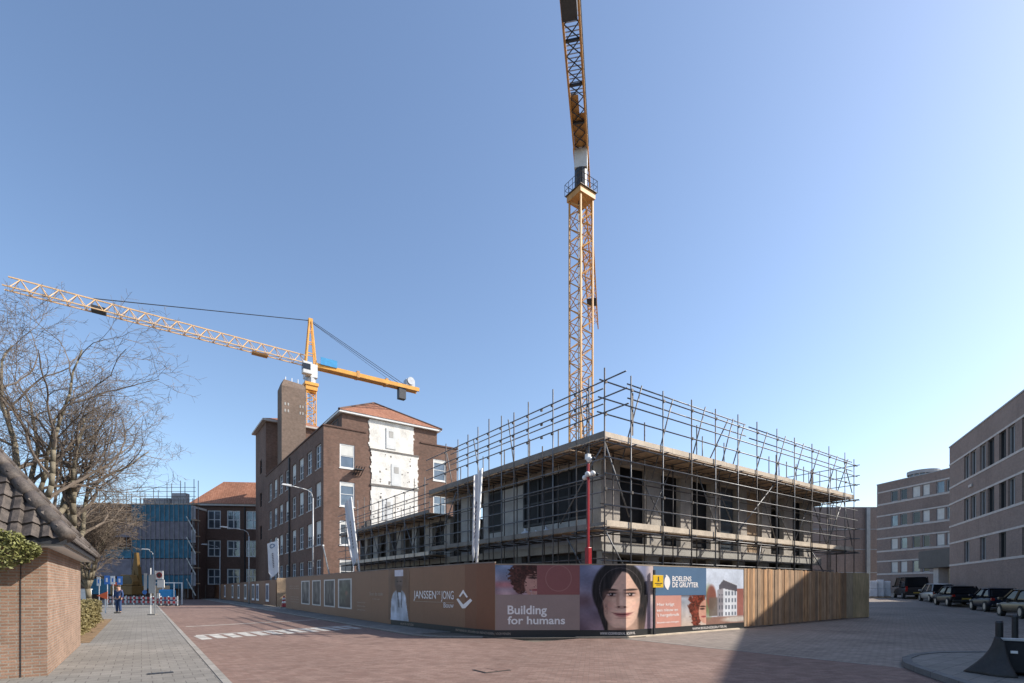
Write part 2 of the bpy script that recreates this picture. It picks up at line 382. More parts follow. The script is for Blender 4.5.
# road markings: worn white band of teeth and a line across the street
def quad_mark(name, pts, z=.006):
    return struct(MB().add(*([(x, y, z) for x, y in pts], [tuple(range(len(pts)))])) or None) if False else None
mk = MB()
def mq(pts, z=.006): mk.add([(x, y, z) for x, y in pts], [tuple(range(len(pts)))])
def bandpt(t, k):     # t across the street 0..1, k along 0..1
    x = 1.5 + 5.8 * t; return (x, 18.5 + 1.6 * t + k * (2.0 - .1 * t))
mq([bandpt(0, .86), bandpt(1, .86), bandpt(1, 1), bandpt(0, 1)])
nT = 13
for i in range(nT):
    a, b = (i + .06) / nT, (i + .74) / nT
    mq([bandpt(a, .02 + .08 * (i % 2)), bandpt(b, .02), bandpt(b - .02, .857), bandpt(a - .02, .857)])
mq([(1.5, 25.15), (7.35, 27.0), (7.35, 27.22), (1.5, 25.4)])
struct(mk.build('road_marking', 'paint'))
t = thing('manhole_cover', 'dark rectangular manhole cover set in the red brick road', 'manhole cover', (5.55, 8.35, 0))
MB().box(-.30, .30, -.24, .24, -.05, .010).build('frame', 'iron', t)
MB().box(-.265, -.01, -.205, .205, -.03, .016).build('lid', 'road', t)
MB().box(.01, .265, -.205, .205, -.03, .016).build('lid', 'road', t)
t = thing('drain_grate', 'small dark drain grate in the pale pavement near the kerb', 'drain', (.28, 11.35, .05))
MB().box(-.2, .2, -.09, .09, -.05, .006).build('frame', 'iron', t)
g = MB()
for k in range(6): g.box(-.18 + k * .065, -.15 + k * .065, -.07, .07, .006, .012)
g.build('bar', 'steel_dark', t)

# ------------------------------------------------------------------ walls with openings
def wall(mb, o, d, n, L, z0, z1, ops, depth):
    us = sorted({0.0, L, *[q for a in ops for q in a[:2]]}); zs = sorted({z0, z1, *[q for a in ops for q in a[2:4]]})
    us = [u for u in us if 0 <= u <= L]; zs = [z for z in zs if z0 <= z <= z1]
    P = lambda u, ww, z: (o[0] + d[0] * u + n[0] * ww, o[1] + d[1] * u + n[1] * ww, z)
    idx = {}
    def V(u, z):
        k = (round(u, 4), round(z, 4))
        if k not in idx: idx[k] = len(mb.v); mb.v.append(P(u, 0, z))
        return idx[k]
    for i in range(len(us) - 1):
        for j in range(len(zs) - 1):
            uc, zc = (us[i] + us[i + 1]) / 2, (zs[j] + zs[j + 1]) / 2
            if any(a[0] < uc < a[1] and a[2] < zc < a[3] for a in ops): continue
            mb.f.append((V(us[i], zs[j]), V(us[i + 1], zs[j]), V(us[i + 1], zs[j + 1]), V(us[i], zs[j + 1])))
    for a in ops:
        u0, u1, q0, q1 = a[:4]
        for (p, q) in (((u0, q0), (u0, q1)), ((u1, q1), (u1, q0)), ((u0, q1), (u1, q1)), ((u1, q0), (u0, q0))):
            mb.add([P(p[0], 0, p[1]), P(q[0], 0, q[1]), P(q[0], -depth, q[1]), P(p[0], -depth, p[1])], [(0, 1, 2, 3)])
def window(root, o, d, n, a, depth, fm, gm, nx=2, nz=2, fw=.07, name='window', sill=None, blind=0, bar=.05):
    u0, u1, q0, q1 = a[:4]; f = MB()
    w0, w1 = -depth - .03, -depth + .05
    f.slab(o, d, n, u0, u0 + fw, w0, w1, q0, q1); f.slab(o, d, n, u1 - fw, u1, w0, w1, q0, q1)
    f.slab(o, d, n, u0 + fw, u1 - fw, w0, w1, q0, q0 + fw); f.slab(o, d, n, u0 + fw, u1 - fw, w0, w1, q1 - fw, q1)
    for k in range(1, nx): uu = u0 + (u1 - u0) * k / nx; f.slab(o, d, n, uu - bar / 2, uu + bar / 2, w0 + .01, w1 - .012, q0 + fw, q1 - fw)
    for k in range(1, nz): zz = q0 + (q1 - q0) * k / nz; f.slab(o, d, n, u0 + fw, u1 - fw, w0 + .012, w1 - .016, zz - bar / 2, zz + bar / 2)
    fo = f.build(name, fm, root, W=True)
    MB().slab(o, d, n, u0 + .01, u1 - .01, -depth - .02, -depth - .01, q0 + .01, q1 - .01).build('pane', gm, fo, W=True)
    if blind: MB().slab(o, d, n, u0 + fw, u1 - fw, -depth + .0, -depth + .03, q1 - fw - (q1 - q0) * blind, q1 - fw).build('blind', 'blind', fo, W=True)
    if sill: MB().slab(o, d, n, u0 - .06, u1 + .06, -depth + .052, .05, q0 - .09, q0 - .003).build('sill', sill, fo, W=True)
    return fo

# ------------------------------------------------------------------ brick house on the left
H = thing('brick_house', 'low brick house with dark pantile hip roof beside the left pavement', 'house', (-1.35, 12.2, .05))
m = MB(); m.box(-7.2, -1.35, 12.2, 18.3, .0, 2.36)
m.build('wall', 'house_brick', H, W=True)
m = MB()
m.box(-1.70, -1.69, 12.187, 12.199, .06, 2.3)
m.build('expansion_joint', 'steel_dark', H, W=True)
ex0, ex1, ey0, ey1, ez = -7.5, -1.05, 11.72, 18.5, 2.44
m = MB(); m.box(ex0, ex1 - .05, ey0 + .05, ey1 - .05, 2.33, 2.39); m.build('soffit', 'frame_white', H, W=True)
m = MB(); m.box(ex0, ex1, ey0 - .0, ey0 + .05, 2.36, 2.47); m.box(ex1 - .05, ex1, ey0 + .05, ey1, 2.36, 2.47)
gut = m.build('gutter', 'steel_dark', H, W=True)
SL = 1.36; run = (ey1 - ey0) / 2
def tile_plane(front, name):
    # corrugated pantiles: waves across, steps up the slope
    m = MB(); du = .045; rows = 19; tw = .205
    L = (ex1 - ex0) if front else (ey1 - ey0)
    hyp = math.hypot(1, SL); ncol = int(L / du); cs = []
    nrow = rows * 2
    for j in range(nrow + 1):
        r = j // 2; hh = (j % 2)
        t = min((r + hh * .98) / rows, 1.0); lift = .035 * (1 - hh) + .0
        if j and j % 2 == 0 and False: pass
        for i in range(ncol + 1):
            u = i * du; ph = (u / tw) % 1.0
            wv = .045 * (math.sin(ph * 2 * math.pi) * .7 + .3 * math.sin(ph * 4 * math.pi + .6))
            o = wv + lift + .03
            s_ = t * run
            off_n = (o * SL / hyp, o / hyp)
            if front: p = (ex1 - u, ey0 + s_ - off_n[0], ez + s_ * SL + off_n[1])
            else: p = (ex1 - s_ + off_n[0], ey0 + u, ez + s_ * SL + off_n[1])
            cs.append(p)
    def keep(i, s_):
        u = i * du
        if front: return u >= s_ - .02
        return u >= s_ - .02 and u <= L - s_ + .02
    f = []
    for j in range(nrow):
        s_ = min(((j // 2) + (j % 2) * .98) / rows, 1) * run
        for i in range(ncol):
            if keep(i, s_) and keep(i + 1, s_): f.append((j * (ncol + 1) + i, j * (ncol + 1) + i + 1, (j + 1) * (ncol + 1) + i + 1, (j + 1) * (ncol + 1) + i))
    m.add(cs, f); return m.build(name, 'dark_tile', H, W=True, smooth=False)
tile_plane(True, 'roof'); tile_plane(False, 'roof')
m = MB()
m.add([(ex0, ey0, ez - .02), (ex1, ey0, ez - .02), (ex1, ey1, ez - .02), (ex0, ey1, ez - .02), (ex1 - run, ey0 + run, ez + run * SL - .04), (ex0, ey0 + run, ez + run * SL - .04)],
      [(0, 1, 4, 5), (1, 2, 4), (2, 3, 5, 4), (0, 5, 3)])
m.build('roof_deck', 'dark_tile', H, W=True)
m = MB()
for (c0, sgn) in (((ex1, ey0), 1), ((ex1, ey1), -1)):
    k = 0; T = 9
    for k in range(T * 2):
        a = k / (T * 2) * run; b = (k + 1.12) / (T * 2) * run
        m.tube((c0[0] - a + .02, c0[1] + sgn * a, ez + a * SL + .03), (c0[0] - b + .02, c0[1] + sgn * b, ez + b * SL + .06), .125, 10, .10)
m.build('ridge_tile', 'dark_tile', H, W=True, smooth=True)
GW = MB().box(-12, -7.2, 12.2, 12.42, 0, 2.0).build('garden_wall', 'house_brick')
tag(GW, 'brick garden wall joining the low house at the left edge', 'wall')
def leaf_cloud(mb, pts, size, rnd=random):
    for p in pts:
        d = Vector((rnd.gauss(0, 1), rnd.gauss(0, 1), rnd.gauss(0, 1) + .4)).normalized(); u = d.orthogonal().normalized(); v = d.cross(u)
        a = rnd.uniform(0, 6.28); u, v = u * math.cos(a) + v * math.sin(a), v * math.cos(a) - u * math.sin(a)
        s_ = size * rnd.uniform(.6, 1.3); p = Vector(p)
        mb.add([p - u * s_, p - v * s_ * .5, p + u * s_, p + v * s_ * .5], [(0, 1, 2, 3)])
hp_ = []
for k in range(7500):
    x = random.uniform(-4.6, -1.36); e = min(1, max(.12, (-1.30 - x) / .35))
    a = random.uniform(0, 6.28); rr = random.uniform(.55, 1.0) * (1 + .13 * math.sin(x * 9) + .1 * math.sin(x * 23 + a))
    hp_.append((x, 11.5 + math.cos(a) * .40 * rr * e, 2.23 + math.sin(a) * .33 * rr * e))
m = MB(); leaf_cloud(m, hp_, .035)
hg = m.build('wall_hedge', 'leaf'); tag(hg, 'bright green ivy hedge overhanging the top of the brick house wall', 'hedge')

# low hedge and verge
struct(MB().box(-4.2, -1.2, 18.9, 33, .0, .06).build('verge', 'soil'))
pts = []
for k in range(9000):
    f = random.choice('tsse'); y = random.uniform(19.6, 31.5); x = random.uniform(-2.55, -1.6); z = random.uniform(.08, 1.0)
    if f == 't': z = 1.0 + random.gauss(0, .04)
    elif f == 's': x = -1.6 + random.gauss(0, .05)
    else: y = 19.6 + random.gauss(0, .06)
    pts.append((x + .06 * math.sin(y * 3), y, z + .05 * math.sin(y * 2.1)))
m = MB(); leaf_cloud(m, pts, .05); m.box(-2.5, -1.67, 19.7, 31.4, .05, .93)
tag(m.build('low_hedge', 'leaf_dark'), 'low clipped hedge between the house and the pavement', 'hedge')

# ------------------------------------------------------------------ old brick factory
FX, FY = 14.1, 50.2
Fy1 = 78.2; FXR = 28.7; FT = 17.2
F = thing('brick_factory', 'dark brown brick factory with rows of tall windows behind the site', 'building', (FX, FY, 0))
rows = [(13.4, 15.75), (9.64, 12.05), (5.85, 8.26), (2.1, 4.45)]
ops = [(52.0 - FY + 3.3 * k - .95, 52.0 - FY + 3.3 * k + .95, a, b) for k in range(8) for a, b in rows]
m = MB(); wall(m, (FX, FY), (0, 1), (-1, 0), Fy1 - FY, 0, FT, ops, .22)
fr = [(15.64 - FX, 17.1 - FX, a, b) for a, b in rows] + [(25.75 - FX, 27.3 - FX, a, b) for a, b in rows]
wall(m, (FX, FY), (1, 0), (0, -1), FXR - FX, 0, FT, fr, .2)
wall(m, (FXR, FY), (0, 1), (1, 0), 28, 0, FT, [], .2)
m.add([(FX + .02, FY + .02, FT - .3), (FXR - .02, FY + .02, FT - .3), (FXR - .02, 78, FT - .3), (FX + .02, 78, FT - .3)], [(0, 1, 2, 3)])
m.build('wall', 'factory_brick', F, W=True, recalc=True)
c = MB(); c.box(FX - .08, FX + .25, FY - .08, Fy1, FT, FT + .14); c.box(FX + .25, 18.3, FY - .08, FY + .25, FT, FT + .14); c.box(24.2, FXR + .08, FY - .08, FY + .25, FT, FT + .14)
c.build('coping', 'far_brick', F, W=True)
random.seed(3)
for a in ops: window(F, (FX, FY), (0, 1), (-1, 0), a, .16, 'frame_white', 'glass', 2, 3, .1, blind=random.choice([0, 0, 0, .25, .5]) if a[2] > 5 else 0, sill='band', bar=.07)
for i, a in enumerate(fr): window(F, (FX, FY), (1, 0), (0, -1), a, .1, 'white', 'glass', 1, 2, .12, blind=.42 if i == 0 else .12, sill='white')
m = MB(); m.tube((FX - .12, 63.7, .2), (FX - .12, 63.7, 16.9), .09, 8); m.build('downpipe', 'steel_dark', F, W=True)
# stair tower
m = MB(); wall(m, (FX, Fy1), (0, 1), (-1, 0), 7.8, 0, 25, [(2.9, 4.4, 18.3, 20.3), (2.9, 4.4, 13.5, 15.5), (2.9, 4.4, 8.7, 10.7)], .2)
wall(m, (FX, Fy1 + .004), (1, 0), (0, -1), 8, 0, 25, [], .2); wall(m, (FX + 8, Fy1), (0, 1), (1, 0), 7.8, 0, 25, [], .2); wall(m, (FX, Fy1 + 7.8), (1, 0), (0, 1), 8, 0, 25, [], .2)
m.build('stair_tower', 'factory_brick', F, W=True)
for q in (18.3, 13.5, 8.7): window(F, (FX, Fy1), (0, 1), (-1, 0), (2.9, 4.4, q, q + 2), .16, 'frame_dark', 'glass_dark', 1, 2)
m = MB(); x0, x1, y0, y1 = FX - .5, FX + 8.5, Fy1 - .5, Fy1 + 8.3
m.box(x0, x1, y0, y1, 25, 25.25); m.build('tower_eave', 'band', F, W=True)
m = MB(); m.add([(x0, y0, 25.25), (x1, y0, 25.25), (x1, y1, 25.25), (x0, y1, 25.25), ((x0 + x1) / 2, (y0 + y1) / 2, 27.2)], [(0, 1, 4), (1, 2, 4), (2, 3, 4), (3, 0, 4)])
m.build('roof', 'red_tile', F, W=True)
# chimney shaft
m = MB(); cx0, cx1, cy0, cy1 = 15.3, 18.4, 74.0, 76.6
m.box(cx0, cx1, cy0, cy1, 15, 29.0)
m.add([(cx0, cy0, 29.0), (cx1, cy0, 29.0), (cx1, cy1, 29.0), (cx0, cy1, 29.0), (cx0 + .35, cy0 + .35, 30.0), (cx1 - .2, cy0 + .35, 29.75), (cx1 - .2, cy1 - .3, 29.75), (cx0 + .35, cy1 - .3, 30.0)],
      [(0, 1, 5, 4), (1, 2, 6, 5), (2, 3, 7, 6), (3, 0, 4, 7), (4, 5, 6, 7)])
ch = m.build('chimney', 'tower_brick', F, W=True)
m = MB()
for zz in (26.4, 25.5):
    for k in (0, 1): m.box(cx0 + .35 + k * .4, cx0 + .52 + k * .4, cy0 - .03, cy0, zz, zz + .36); m.box(cx1 - .8 + k * .35, cx1 - .66 + k * .35, cy0 - .03, cy0, zz, zz + .36)
m.build('vent', 'plaster_grey', ch, W=True)
m = MB()
for k in range(3): m.tube((16 + k * .8, 75, 29.5), (16 + k * .8, 75, 30.6), .06, 6)
m.build('antenna', 'steel', ch, W=True)
# upper block with hip roof
ux0, ux1, uy0, uy1, ut = 15.85, 26.2, FY + .003, FY + 20, 18.75
m = MB(); m.box(ux0, ux1, uy0, uy1, 16.5, ut); m.build('penthouse', 'factory_brick', F, W=True)
m = MB(); m.box(ux0 - .35, ux1 + .35, uy0 - .35, uy1, ut, ut + .2); m.build('penthouse_eave', 'white', F, W=True)
e = .4; xm = (ux0 + ux1) / 2; hh = (ux1 - ux0) / 2 + e; zt = ut + .2
m = MB(); m.add([(ux0 - e, uy0 - e, zt), (ux1 + e, uy0 - e, zt), (ux1 + e, uy1, zt), (ux0 - e, uy1, zt), (xm, uy0 - e + hh, zt + 3.35), (xm, uy1, zt + 3.35)], [(0, 1, 4), (1, 2, 5, 4), (3, 0, 4, 5), (2, 3, 5)])
m.build('roof', 'red_tile', F, W=True)
m = MB()
for a, b in (((ux0 - e, uy0 - e, zt), (xm, uy0 - e + hh, zt + 3.35)), ((ux1 + e, uy0 - e, zt), (xm, uy0 - e + hh, zt + 3.35)), ((xm, uy0 - e + hh, zt + 3.35), (xm, uy1, zt + 3.35))): m.tube(a, b, .13, 6)
m.build('ridge_tile', 'far_brick', F, W=True)
window(F, (ux0, uy0 + 1.2), (0, 1), (-1, 0), (0, 1.6, 17.3, 18.5), .0, 'frame_dark', 'glass_dark', 1, 1)
# bare white plaster where the next building was torn off
m = MB(); jag = random.Random(5)
def jagged(x0, x1, z0, z1, y, th, nn=15):
    pts = []
    off = lambda: jag.choice([0, 0, .03, -.03, .05, -.06, -.09, .02, -.14])
    for k in range(nn):
        o_ = off(); pts += [(x0 + o_, z0 + (z1 - z0) * k / nn), (x0 + o_, z0 + (z1 - z0) * (k + .98) / nn)]
    for k in range(nn):
        o_ = -off(); pts += [(x1 + o_, z1 - (z1 - z0) * k / nn), (x1 + o_, z1 - (z1 - z0) * (k + .98) / nn)]
    n = len(pts); mm = MB(); mm.add([(x, y, z) for x, z in pts] + [(x, y + th, z) for x, z in pts], [tuple(range(n)), tuple(range(2 * n - 1, n - 1, -1))] + [((i + 1) % n, i, n + i, n + (i + 1) % n) for i in range(n)])
    return mm
jagged(18.6, 23.4, 15.75, 18.7, FY - .05, .1).build('bare_wall', 'plaster', F, W=True, tri=True)
jagged(18.8, 23.9, 12.2, 15.6, FY - .075, .12).build('bare_wall', 'plaster', F, W=True, tri=True)
jagged(18.8, 23.9, 4.5, 12.0, FY - .06, .1).build('bare_wall', 'plaster', F, W=True, tri=True)
m = MB(); m.box(18.7, 24.0, FY - .13, FY, 15.6, 15.76); m.box(18.7, 24.0, FY - .13, FY, 12.0, 12.2)
for k in range(46):
    x, z = jag.uniform(19, 23.7), jag.uniform(8, 15.4); q = jag.uniform(.04, .16); m.box(x, x + q, FY - .085, FY, z, z + q * jag.uniform(.5, 1.6))
m.build('broken_floor_edge', 'concrete_dark', F, W=True)
for (a, b, q0, q1) in ((20.35, 21.4, 16.0, 18.1), (20.9, 22.0, 12.25, 14.5), (20.0, 21.1, 8.6, 10.8)):
    dd = MB().box(a, b, FY - .12, FY - .05, q0, q1).build('door', 'cab_white', F, W=True)
    MB().box(a + .3, b - .3, FY - .14, FY - .118, q1 - .95, q1 - .3).build('pane', 'plaster_grey', dd, W=True)
m = MB(); m.box(16.9, 17.7, FY - .8, FY - .1, 13.25, 13.34)
for k in range(4): m.tube((16.9 + k * .26, FY - .05, 12.8), (17.1 + k * .26, FY - .75, 13.6), .045, 5)
m.build('bracket', 'steel_dark', F, W=True)

# ------------------------------------------------------------------ red roofed building across the street end
fo = at(180, 80.0); f1 = at(270, 81.5)
fl = math.hypot(f1[0] - fo[0], f1[1] - fo[1]); fd = ((f1[0] - fo[0]) / fl, (f1[1] - fo[1]) / fl); fn = (fd[1], -fd[0])
def ufar(px):
    a, b = ray(px); det = a * (-fd[1]) - b * (-fd[0])
    k = (fo[0] * (-fd[1]) - fo[1] * (-fd[0])) / det
    return (a * k - fo[0]) * fd[0] + (b * k - fo[1]) * fd[1]
E = thing('school_building', 'brick building with orange tiled roof closing the street end', 'building', (fo[0], fo[1], 0))
ops = [(ufar(a), ufar(b), q0, q1) for a, b in ((193.5, 202), (207.5, 220.7), (226.9, 240), (246, 259.4)) for q0, q1 in ((11.0, 13.9), (6.6, 9.2), (2.2, 4.7))]
m = MB(); wall(m, fo, fd, fn, fl + 3, 0, 14.6, ops, .2); m.slab(fo, fd, fn, 0, fl + 3, -9, -8.8, 0, 14.6); m.slab(fo, fd, fn, -.2, 0, -9, 0, 0, 14.6)
m.build('wall', 'far_brick', E, W=True)
for a in ops: window(E, fo, fd, fn, a, .14, 'frame_white', 'glass', 2, 2, .16, bar=.14)
MB().slab(fo, fd, fn, -.4, fl + 3, -9.2, .45, 14.6, 14.9).build('eave', 'band', E, W=True)
P = lambda u, ww, z: (fo[0] + fd[0] * u + fn[0] * ww, fo[1] + fd[1] * u + fn[1] * ww, z)
ul, ur = ufar(191), fl + 3
m = MB(); m.add([P(ul, .6, 14.9), P(ur, .6, 14.9), P(ur, -9.4, 14.9), P(ul, -9.4, 14.9), P(ul + 3.0, -4.4, 19.3), P(ur, -4.4, 19.3)], [(0, 1, 5, 4), (1, 2, 5), (2, 3, 4, 5), (3, 0, 4)])
m.build('roof', 'red_tile', E, W=True)
m = MB(); m.tube(P(ufar(245), .12, 0), P(ufar(245), .12, 14.5), .09, 6); m.build('downpipe', 'steel_dark', E, W=True)

# ------------------------------------------------------------------ netted scaffold at the street end
bo = at(86, 74.0); b1 = at(194, 74.0); bl = math.hypot(b1[0] - bo[0], b1[1] - bo[1]); bd = ((b1[0] - bo[0]) / bl, (b1[1] - bo[1]) / bl); bn = (bd[1], -bd[0])
B = thing('renovated_block', 'block under renovation hidden behind the blue netted scaffold', 'building', (bo[0], bo[1], 0))
MB().slab(bo, bd, bn, -6, bl - 1.6, -5.5, -1.3, 0, 13.6).build('wall', 'far_brick', B, W=True)
MB().slab(bo, bd, bn, -6.2, bl - 1.5, -5.7, -1.2, 13.6, 13.9).build('roof', 'plaster_grey', B, W=True)
for k in range(5):
    for q in (1.5, 5.5, 9.6):
        a = (k * 3 + .5, k * 3 + 2.3, q, q + 2.2); MB().slab(bo, bd, bn, a[0], a[1], -1.3, -1.25, a[2], a[3]).build('window', 'glass_dark', B, W=True)
NS = thing('netted_scaffold', 'tall scaffold wrapped in blue and grey netting at the street end', 'scaffold', (bo[0], bo[1], 0))
u0n = ufar(133) if False else bl * (133 - 86) / (194 - 86)
for k in range(9):
    u = bl * k / 8
    for ww in (0, -1.0):
        m = MB(); m.tube((bo[0] + bd[0] * u + bn[0] * ww, bo[1] + bd[1] * u + bn[1] * ww, 0), (bo[0] + bd[0] * u + bn[0] * ww, bo[1] + bd[1] * u + bn[1] * ww, 16.4 + (.6 if k > 5 else -.8) + (k % 3) * .2), .05, 5)
        m.build('standard', 'tube', NS, W=True)
for z in (2.3, 4.6, 6.9, 9.2, 11.5, 13.8):
    MB().slab(bo, bd, bn, -.3, bl + .3, -1.0, .05, z - .06, z + .06).build('platform', 'scaffold_board', NS, W=True)
    for dz in (.6, 1.1): MB().slab(bo, bd, bn, -.3, bl + .3, .05, .10, z + dz - .03, z + dz + .03).build('ledger', 'tube', NS, W=True)
for k in range(14):
    u = u0n + (bl - u0n) * k / 13; MB().slab(bo, bd, bn, u - .035, u + .035, .26, .33, .3, 14.6).build('net_pole', 'tube', NS, W=True)
for z in (14.9, 15.6, 16.2): MB().slab(bo, bd, bn, u0n, bl + .3, .05, .09, z - .03, z + .03).build('ledger', 'tube', NS, W=True)
def net(u0, u1, z0, z1, mt, seed):
    r = random.Random(seed); m = MB(); nu, nz = 16, 6; vs = []
    for j in range(nz + 1):
        for i in range(nu + 1):
            u = u0 + (u1 - u0) * i / nu; ww = .16 + r.uniform(-.06, .06); z = z0 + (z1 - z0) * j / nz
            vs.append((bo[0] + bd[0] * u + bn[0] * ww, bo[1] + bd[1] * u + bn[1] * ww, z))
    m.add(vs, [(j * (nu + 1) + i, j * (nu + 1) + i + 1, (j + 1) * (nu + 1) + i + 1, (j + 1) * (nu + 1) + i) for j in range(nz) for i in range(nu)])
    return m.build('net', mt, NS, W=True, smooth=True)
for z0, z1, mt in ((11.3, 13.7, 'net_blue'), (8.7, 11.25, 'net_grey'), (6.0, 8.6, 'net_blue'), (3.6, 5.9, 'net_grey'), (1.6, 3.5, 'net_blue')): net(u0n, bl - .35, z0, z1, mt, int(z0 * 10))
for z0, z1, mt in ((9.0, 11.2, 'net_grey'), (6.0, 7.2, 'net_blue'), (3.4, 5.9, 'net_grey'), (.8, 3.0, 'net_blue')): net(.2, u0n - .1, z0, z1, mt, int(z0 * 10) + 1)
for z in (2.0, 5.0, 8.2, 11.6): net(bl - .34, bl + .35, z, z + 1.9, 'net_pale', int(z * 10) + 2)
for k in range(4):
    a = k * 3.0 + .6; m = MB(); m.bar((bo[0] + bd[0] * (bl - .9) + bn[0] * .25, bo[1] + bd[1] * (bl - .9) + bn[1] * .25, a + 2.4), (bo[0] + bd[0] * (bl + .4) + bn[0] * .25, bo[1] + bd[1] * (bl + .4) + bn[1] * .25, a), .12, .12); m.build('brace', 'steel', NS, W=True)
MB().slab(bo, bd, bn, bl - 3.2, bl - 1.2, -.9, 0, 13.87, 15.4).build('enclosure', 'net_pale', NS, W=True)
MB().slab(bo, bd, bn, bl - 7.5, bl - 3.6, -.9, -.2, 13.87, 14.7).build('enclosure', 'net_pale', NS, W=True)

# ------------------------------------------------------------------ offices on the right
def line_u(o, d, px):
    a, b = ray(px); det = -a * d[1] + b * d[0]; k = (-o[0] * d[1] + o[1] * d[0]) / det
    return (a * k - o[0]) * d[0] + (b * k - o[1]) * d[1]
Ao = at(949.5, 46.0); dA = (-D[0], -D[1]); nA = DN
A = thing('office_block', 'near grey brown brick office with pale bands beside parked cars', 'office', (Ao[0], Ao[1], 0))
AT = hgt(448, 46.0); LA = 82
zr = [(10.65, 12.6), (7.2, 9.05), (3.75, 5.55)]
cols = []
u = line_u(Ao, dA, 964); 
prs = [(line_u(Ao, dA, a), line_u(Ao, dA, b)) for a, b in ((964, 969.3), (970.5, 976.2), (979.8, 986), (987.5, 994.2), (999, 1006), (1008, 1015.2))]
step = prs[4][0] - prs[2][0]
wp = list(prs)
k = 1
while prs[4][0] + k * step < LA - 4:
    wp += [(prs[4][0] + k * step, prs[4][1] + k * step), (prs[5][0] + k * step, prs[5][1] + k * step)]; k += 1
ops = []
for i, (a, b) in enumerate(wp):
    for j, (q0, q1) in enumerate(zr):
        if j == 2 and i % 2: continue
        ops.append((a, b, q0, q1))
m = MB(); wall(m, Ao, dA, nA, LA, -.5, AT, ops, .22)
m.slab(Ao, dA, nA, .0, .01, -14, 0, -.5, AT); m.slab(Ao, dA, nA, 0.01, LA, -14, -13.9, -.5, AT); m.slab(Ao, dA, nA, LA - .01, LA, -13.9, -.01, -.5, AT)
m.slab(Ao, dA, nA, .02, LA - .02, -13.8, -.03, AT - .2, AT - .1)
m.build('wall', 'office_brick', A, W=True)
for q0, q1 in zr:
    for q in (q0, q1):
        MB().slab(Ao, dA, nA, 0, LA, .002, .03, q - .02 if q == q1 else q - .17, q + .13 if q == q1 else q - .01).build('band', 'band', A, W=True)
MB().slab(Ao, dA, nA, -.04, LA, -.3, .05, AT, AT + .1).build('coping', 'frame_grey', A, W=True)
for a in ops:
    if a[0] < 60: window(A, Ao, dA, nA, a, .17, 'frame_grey' if int(a[0] * 3) % 2 else 'frame_dark', 'glass_dark', 2, 1, .07, blind=0, bar=.09)
m = MB(); m.slab(Ao, dA, nA, line_u(Ao, dA, 970), line_u(Ao, dA, 973), .03, .12, 9.75, 9.95); m.build('sign_letters', 'band', A, W=True)

Bo = at(877, 73.0); B1 = at(952, 62.6); lB = math.hypot(B1[0] - Bo[0], B1[1] - Bo[1]); dB = ((B1[0] - Bo[0]) / lB, (B1[1] - Bo[1]) / lB); nB = (dB[1], -dB[0])
if nB[0] * Bo[0] + nB[1] * Bo[1] > 0: nB = (-nB[0], -nB[1])
Bb = thing('office_wing', 'farther office wing with pale bands, round roof drum and dark entrance canopy', 'office', (Bo[0], Bo[1], 0))
BT = 16.3; zrB = [(13.55, 15.05), (10.15, 11.7), (6.95, 8.5), (3.75, 5.3)]
LB = lB + 10
colB = [(line_u(Bo, dB, 860 + a / 4.88), line_u(Bo, dB, 860 + b / 4.88)) for a, b in ((150, 184), (196, 230), (254, 293), (304, 340), (371, 412), (422, 440))]
ops = [(a, b, q0, q1) for (a, b) in colB for q0, q1 in zrB]
m = MB(); wall(m, Bo, dB, nB, LB, 0, BT, ops, .22); m.slab(Bo, dB, nB, 0, .01, -14, 0, 0, BT); m.slab(Bo, dB, nB, .02, LB, -14, -.03, BT - .2, BT - .1); m.slab(Bo, dB, nB, .02, LB, -14, -13.9, 0, BT - .2)
m.build('wall', 'office_brick', Bb, W=True)
for q0, q1 in zrB:
    MB().slab(Bo, dB, nB, 0, LB, .002, .04, q0 - .25, q0 - .02).build('band', 'band', Bb, W=True); MB().slab(Bo, dB, nB, 0, LB, .002, .04, q1 + .01, q1 + .2).build('band', 'band', Bb, W=True)
MB().slab(Bo, dB, nB, -.05, LB, -.3, .05, BT, BT + .12).build('coping', 'frame_grey', Bb, W=True)
for i, a in enumerate(ops): window(Bb, Bo, dB, nB, a, .15, 'frame_grey', 'glass' if (i * 7) % 5 not in (0, 3) else 'glass_dark', 1, 1, .1, blind=(.85 if (i * 7) % 5 in (1, 4) else 0))
cxy = at(923.5, 76); m = MB(); m.tube((cxy[0], cxy[1], 16.2), (cxy[0], cxy[1], 18.5), 1.75, 24); m.build('roof_drum', 'glass_mid', Bb, W=True)
m = MB(); m.tube((cxy[0], cxy[1], 18.5), (cxy[0], cxy[1], 19.0), 2.0, 24); m.build('drum_roof', 'frame_grey', Bb, W=True)
m = MB()
for k in range(16):
    a = 2 * math.pi * k / 16; m.tube((cxy[0] + 1.78 * math.cos(a), cxy[1] + 1.78 * math.sin(a), 16.3), (cxy[0] + 1.78 * math.cos(a), cxy[1] + 1.78 * math.sin(a), 18.5), .08, 4)
m.build('drum_mullion', 'frame_grey', Bb, W=True)
c0 = at(918.5, 54.5); c1 = at(953, 48.5); lc = math.hypot(c1[0] - c0[0], c1[1] - c0[1]); dC = ((c1[0] - c0[0]) / lc, (c1[1] - c0[1]) / lc); nC = (dC[1], -dC[0])
if nC[0] * c0[0] + nC[1] * c0[1] > 0: nC = (-nC[0], -nC[1])
MB().slab(c0, dC, nC, 0, lc + 2, -9, 0, 3.7, 5.5).build('canopy', 'canopy', Bb, W=True)
MB().slab(c0, dC, nC, 2.0, 2.9, -1.3, -.4, .3, 3.7).build('column', 'band', Bb, W=True)
MB().slab(c0, dC, nC, .5, lc + 2, -2.2, -2.0, .3, 3.7).build('entrance', 'glass_dark', Bb, W=True)
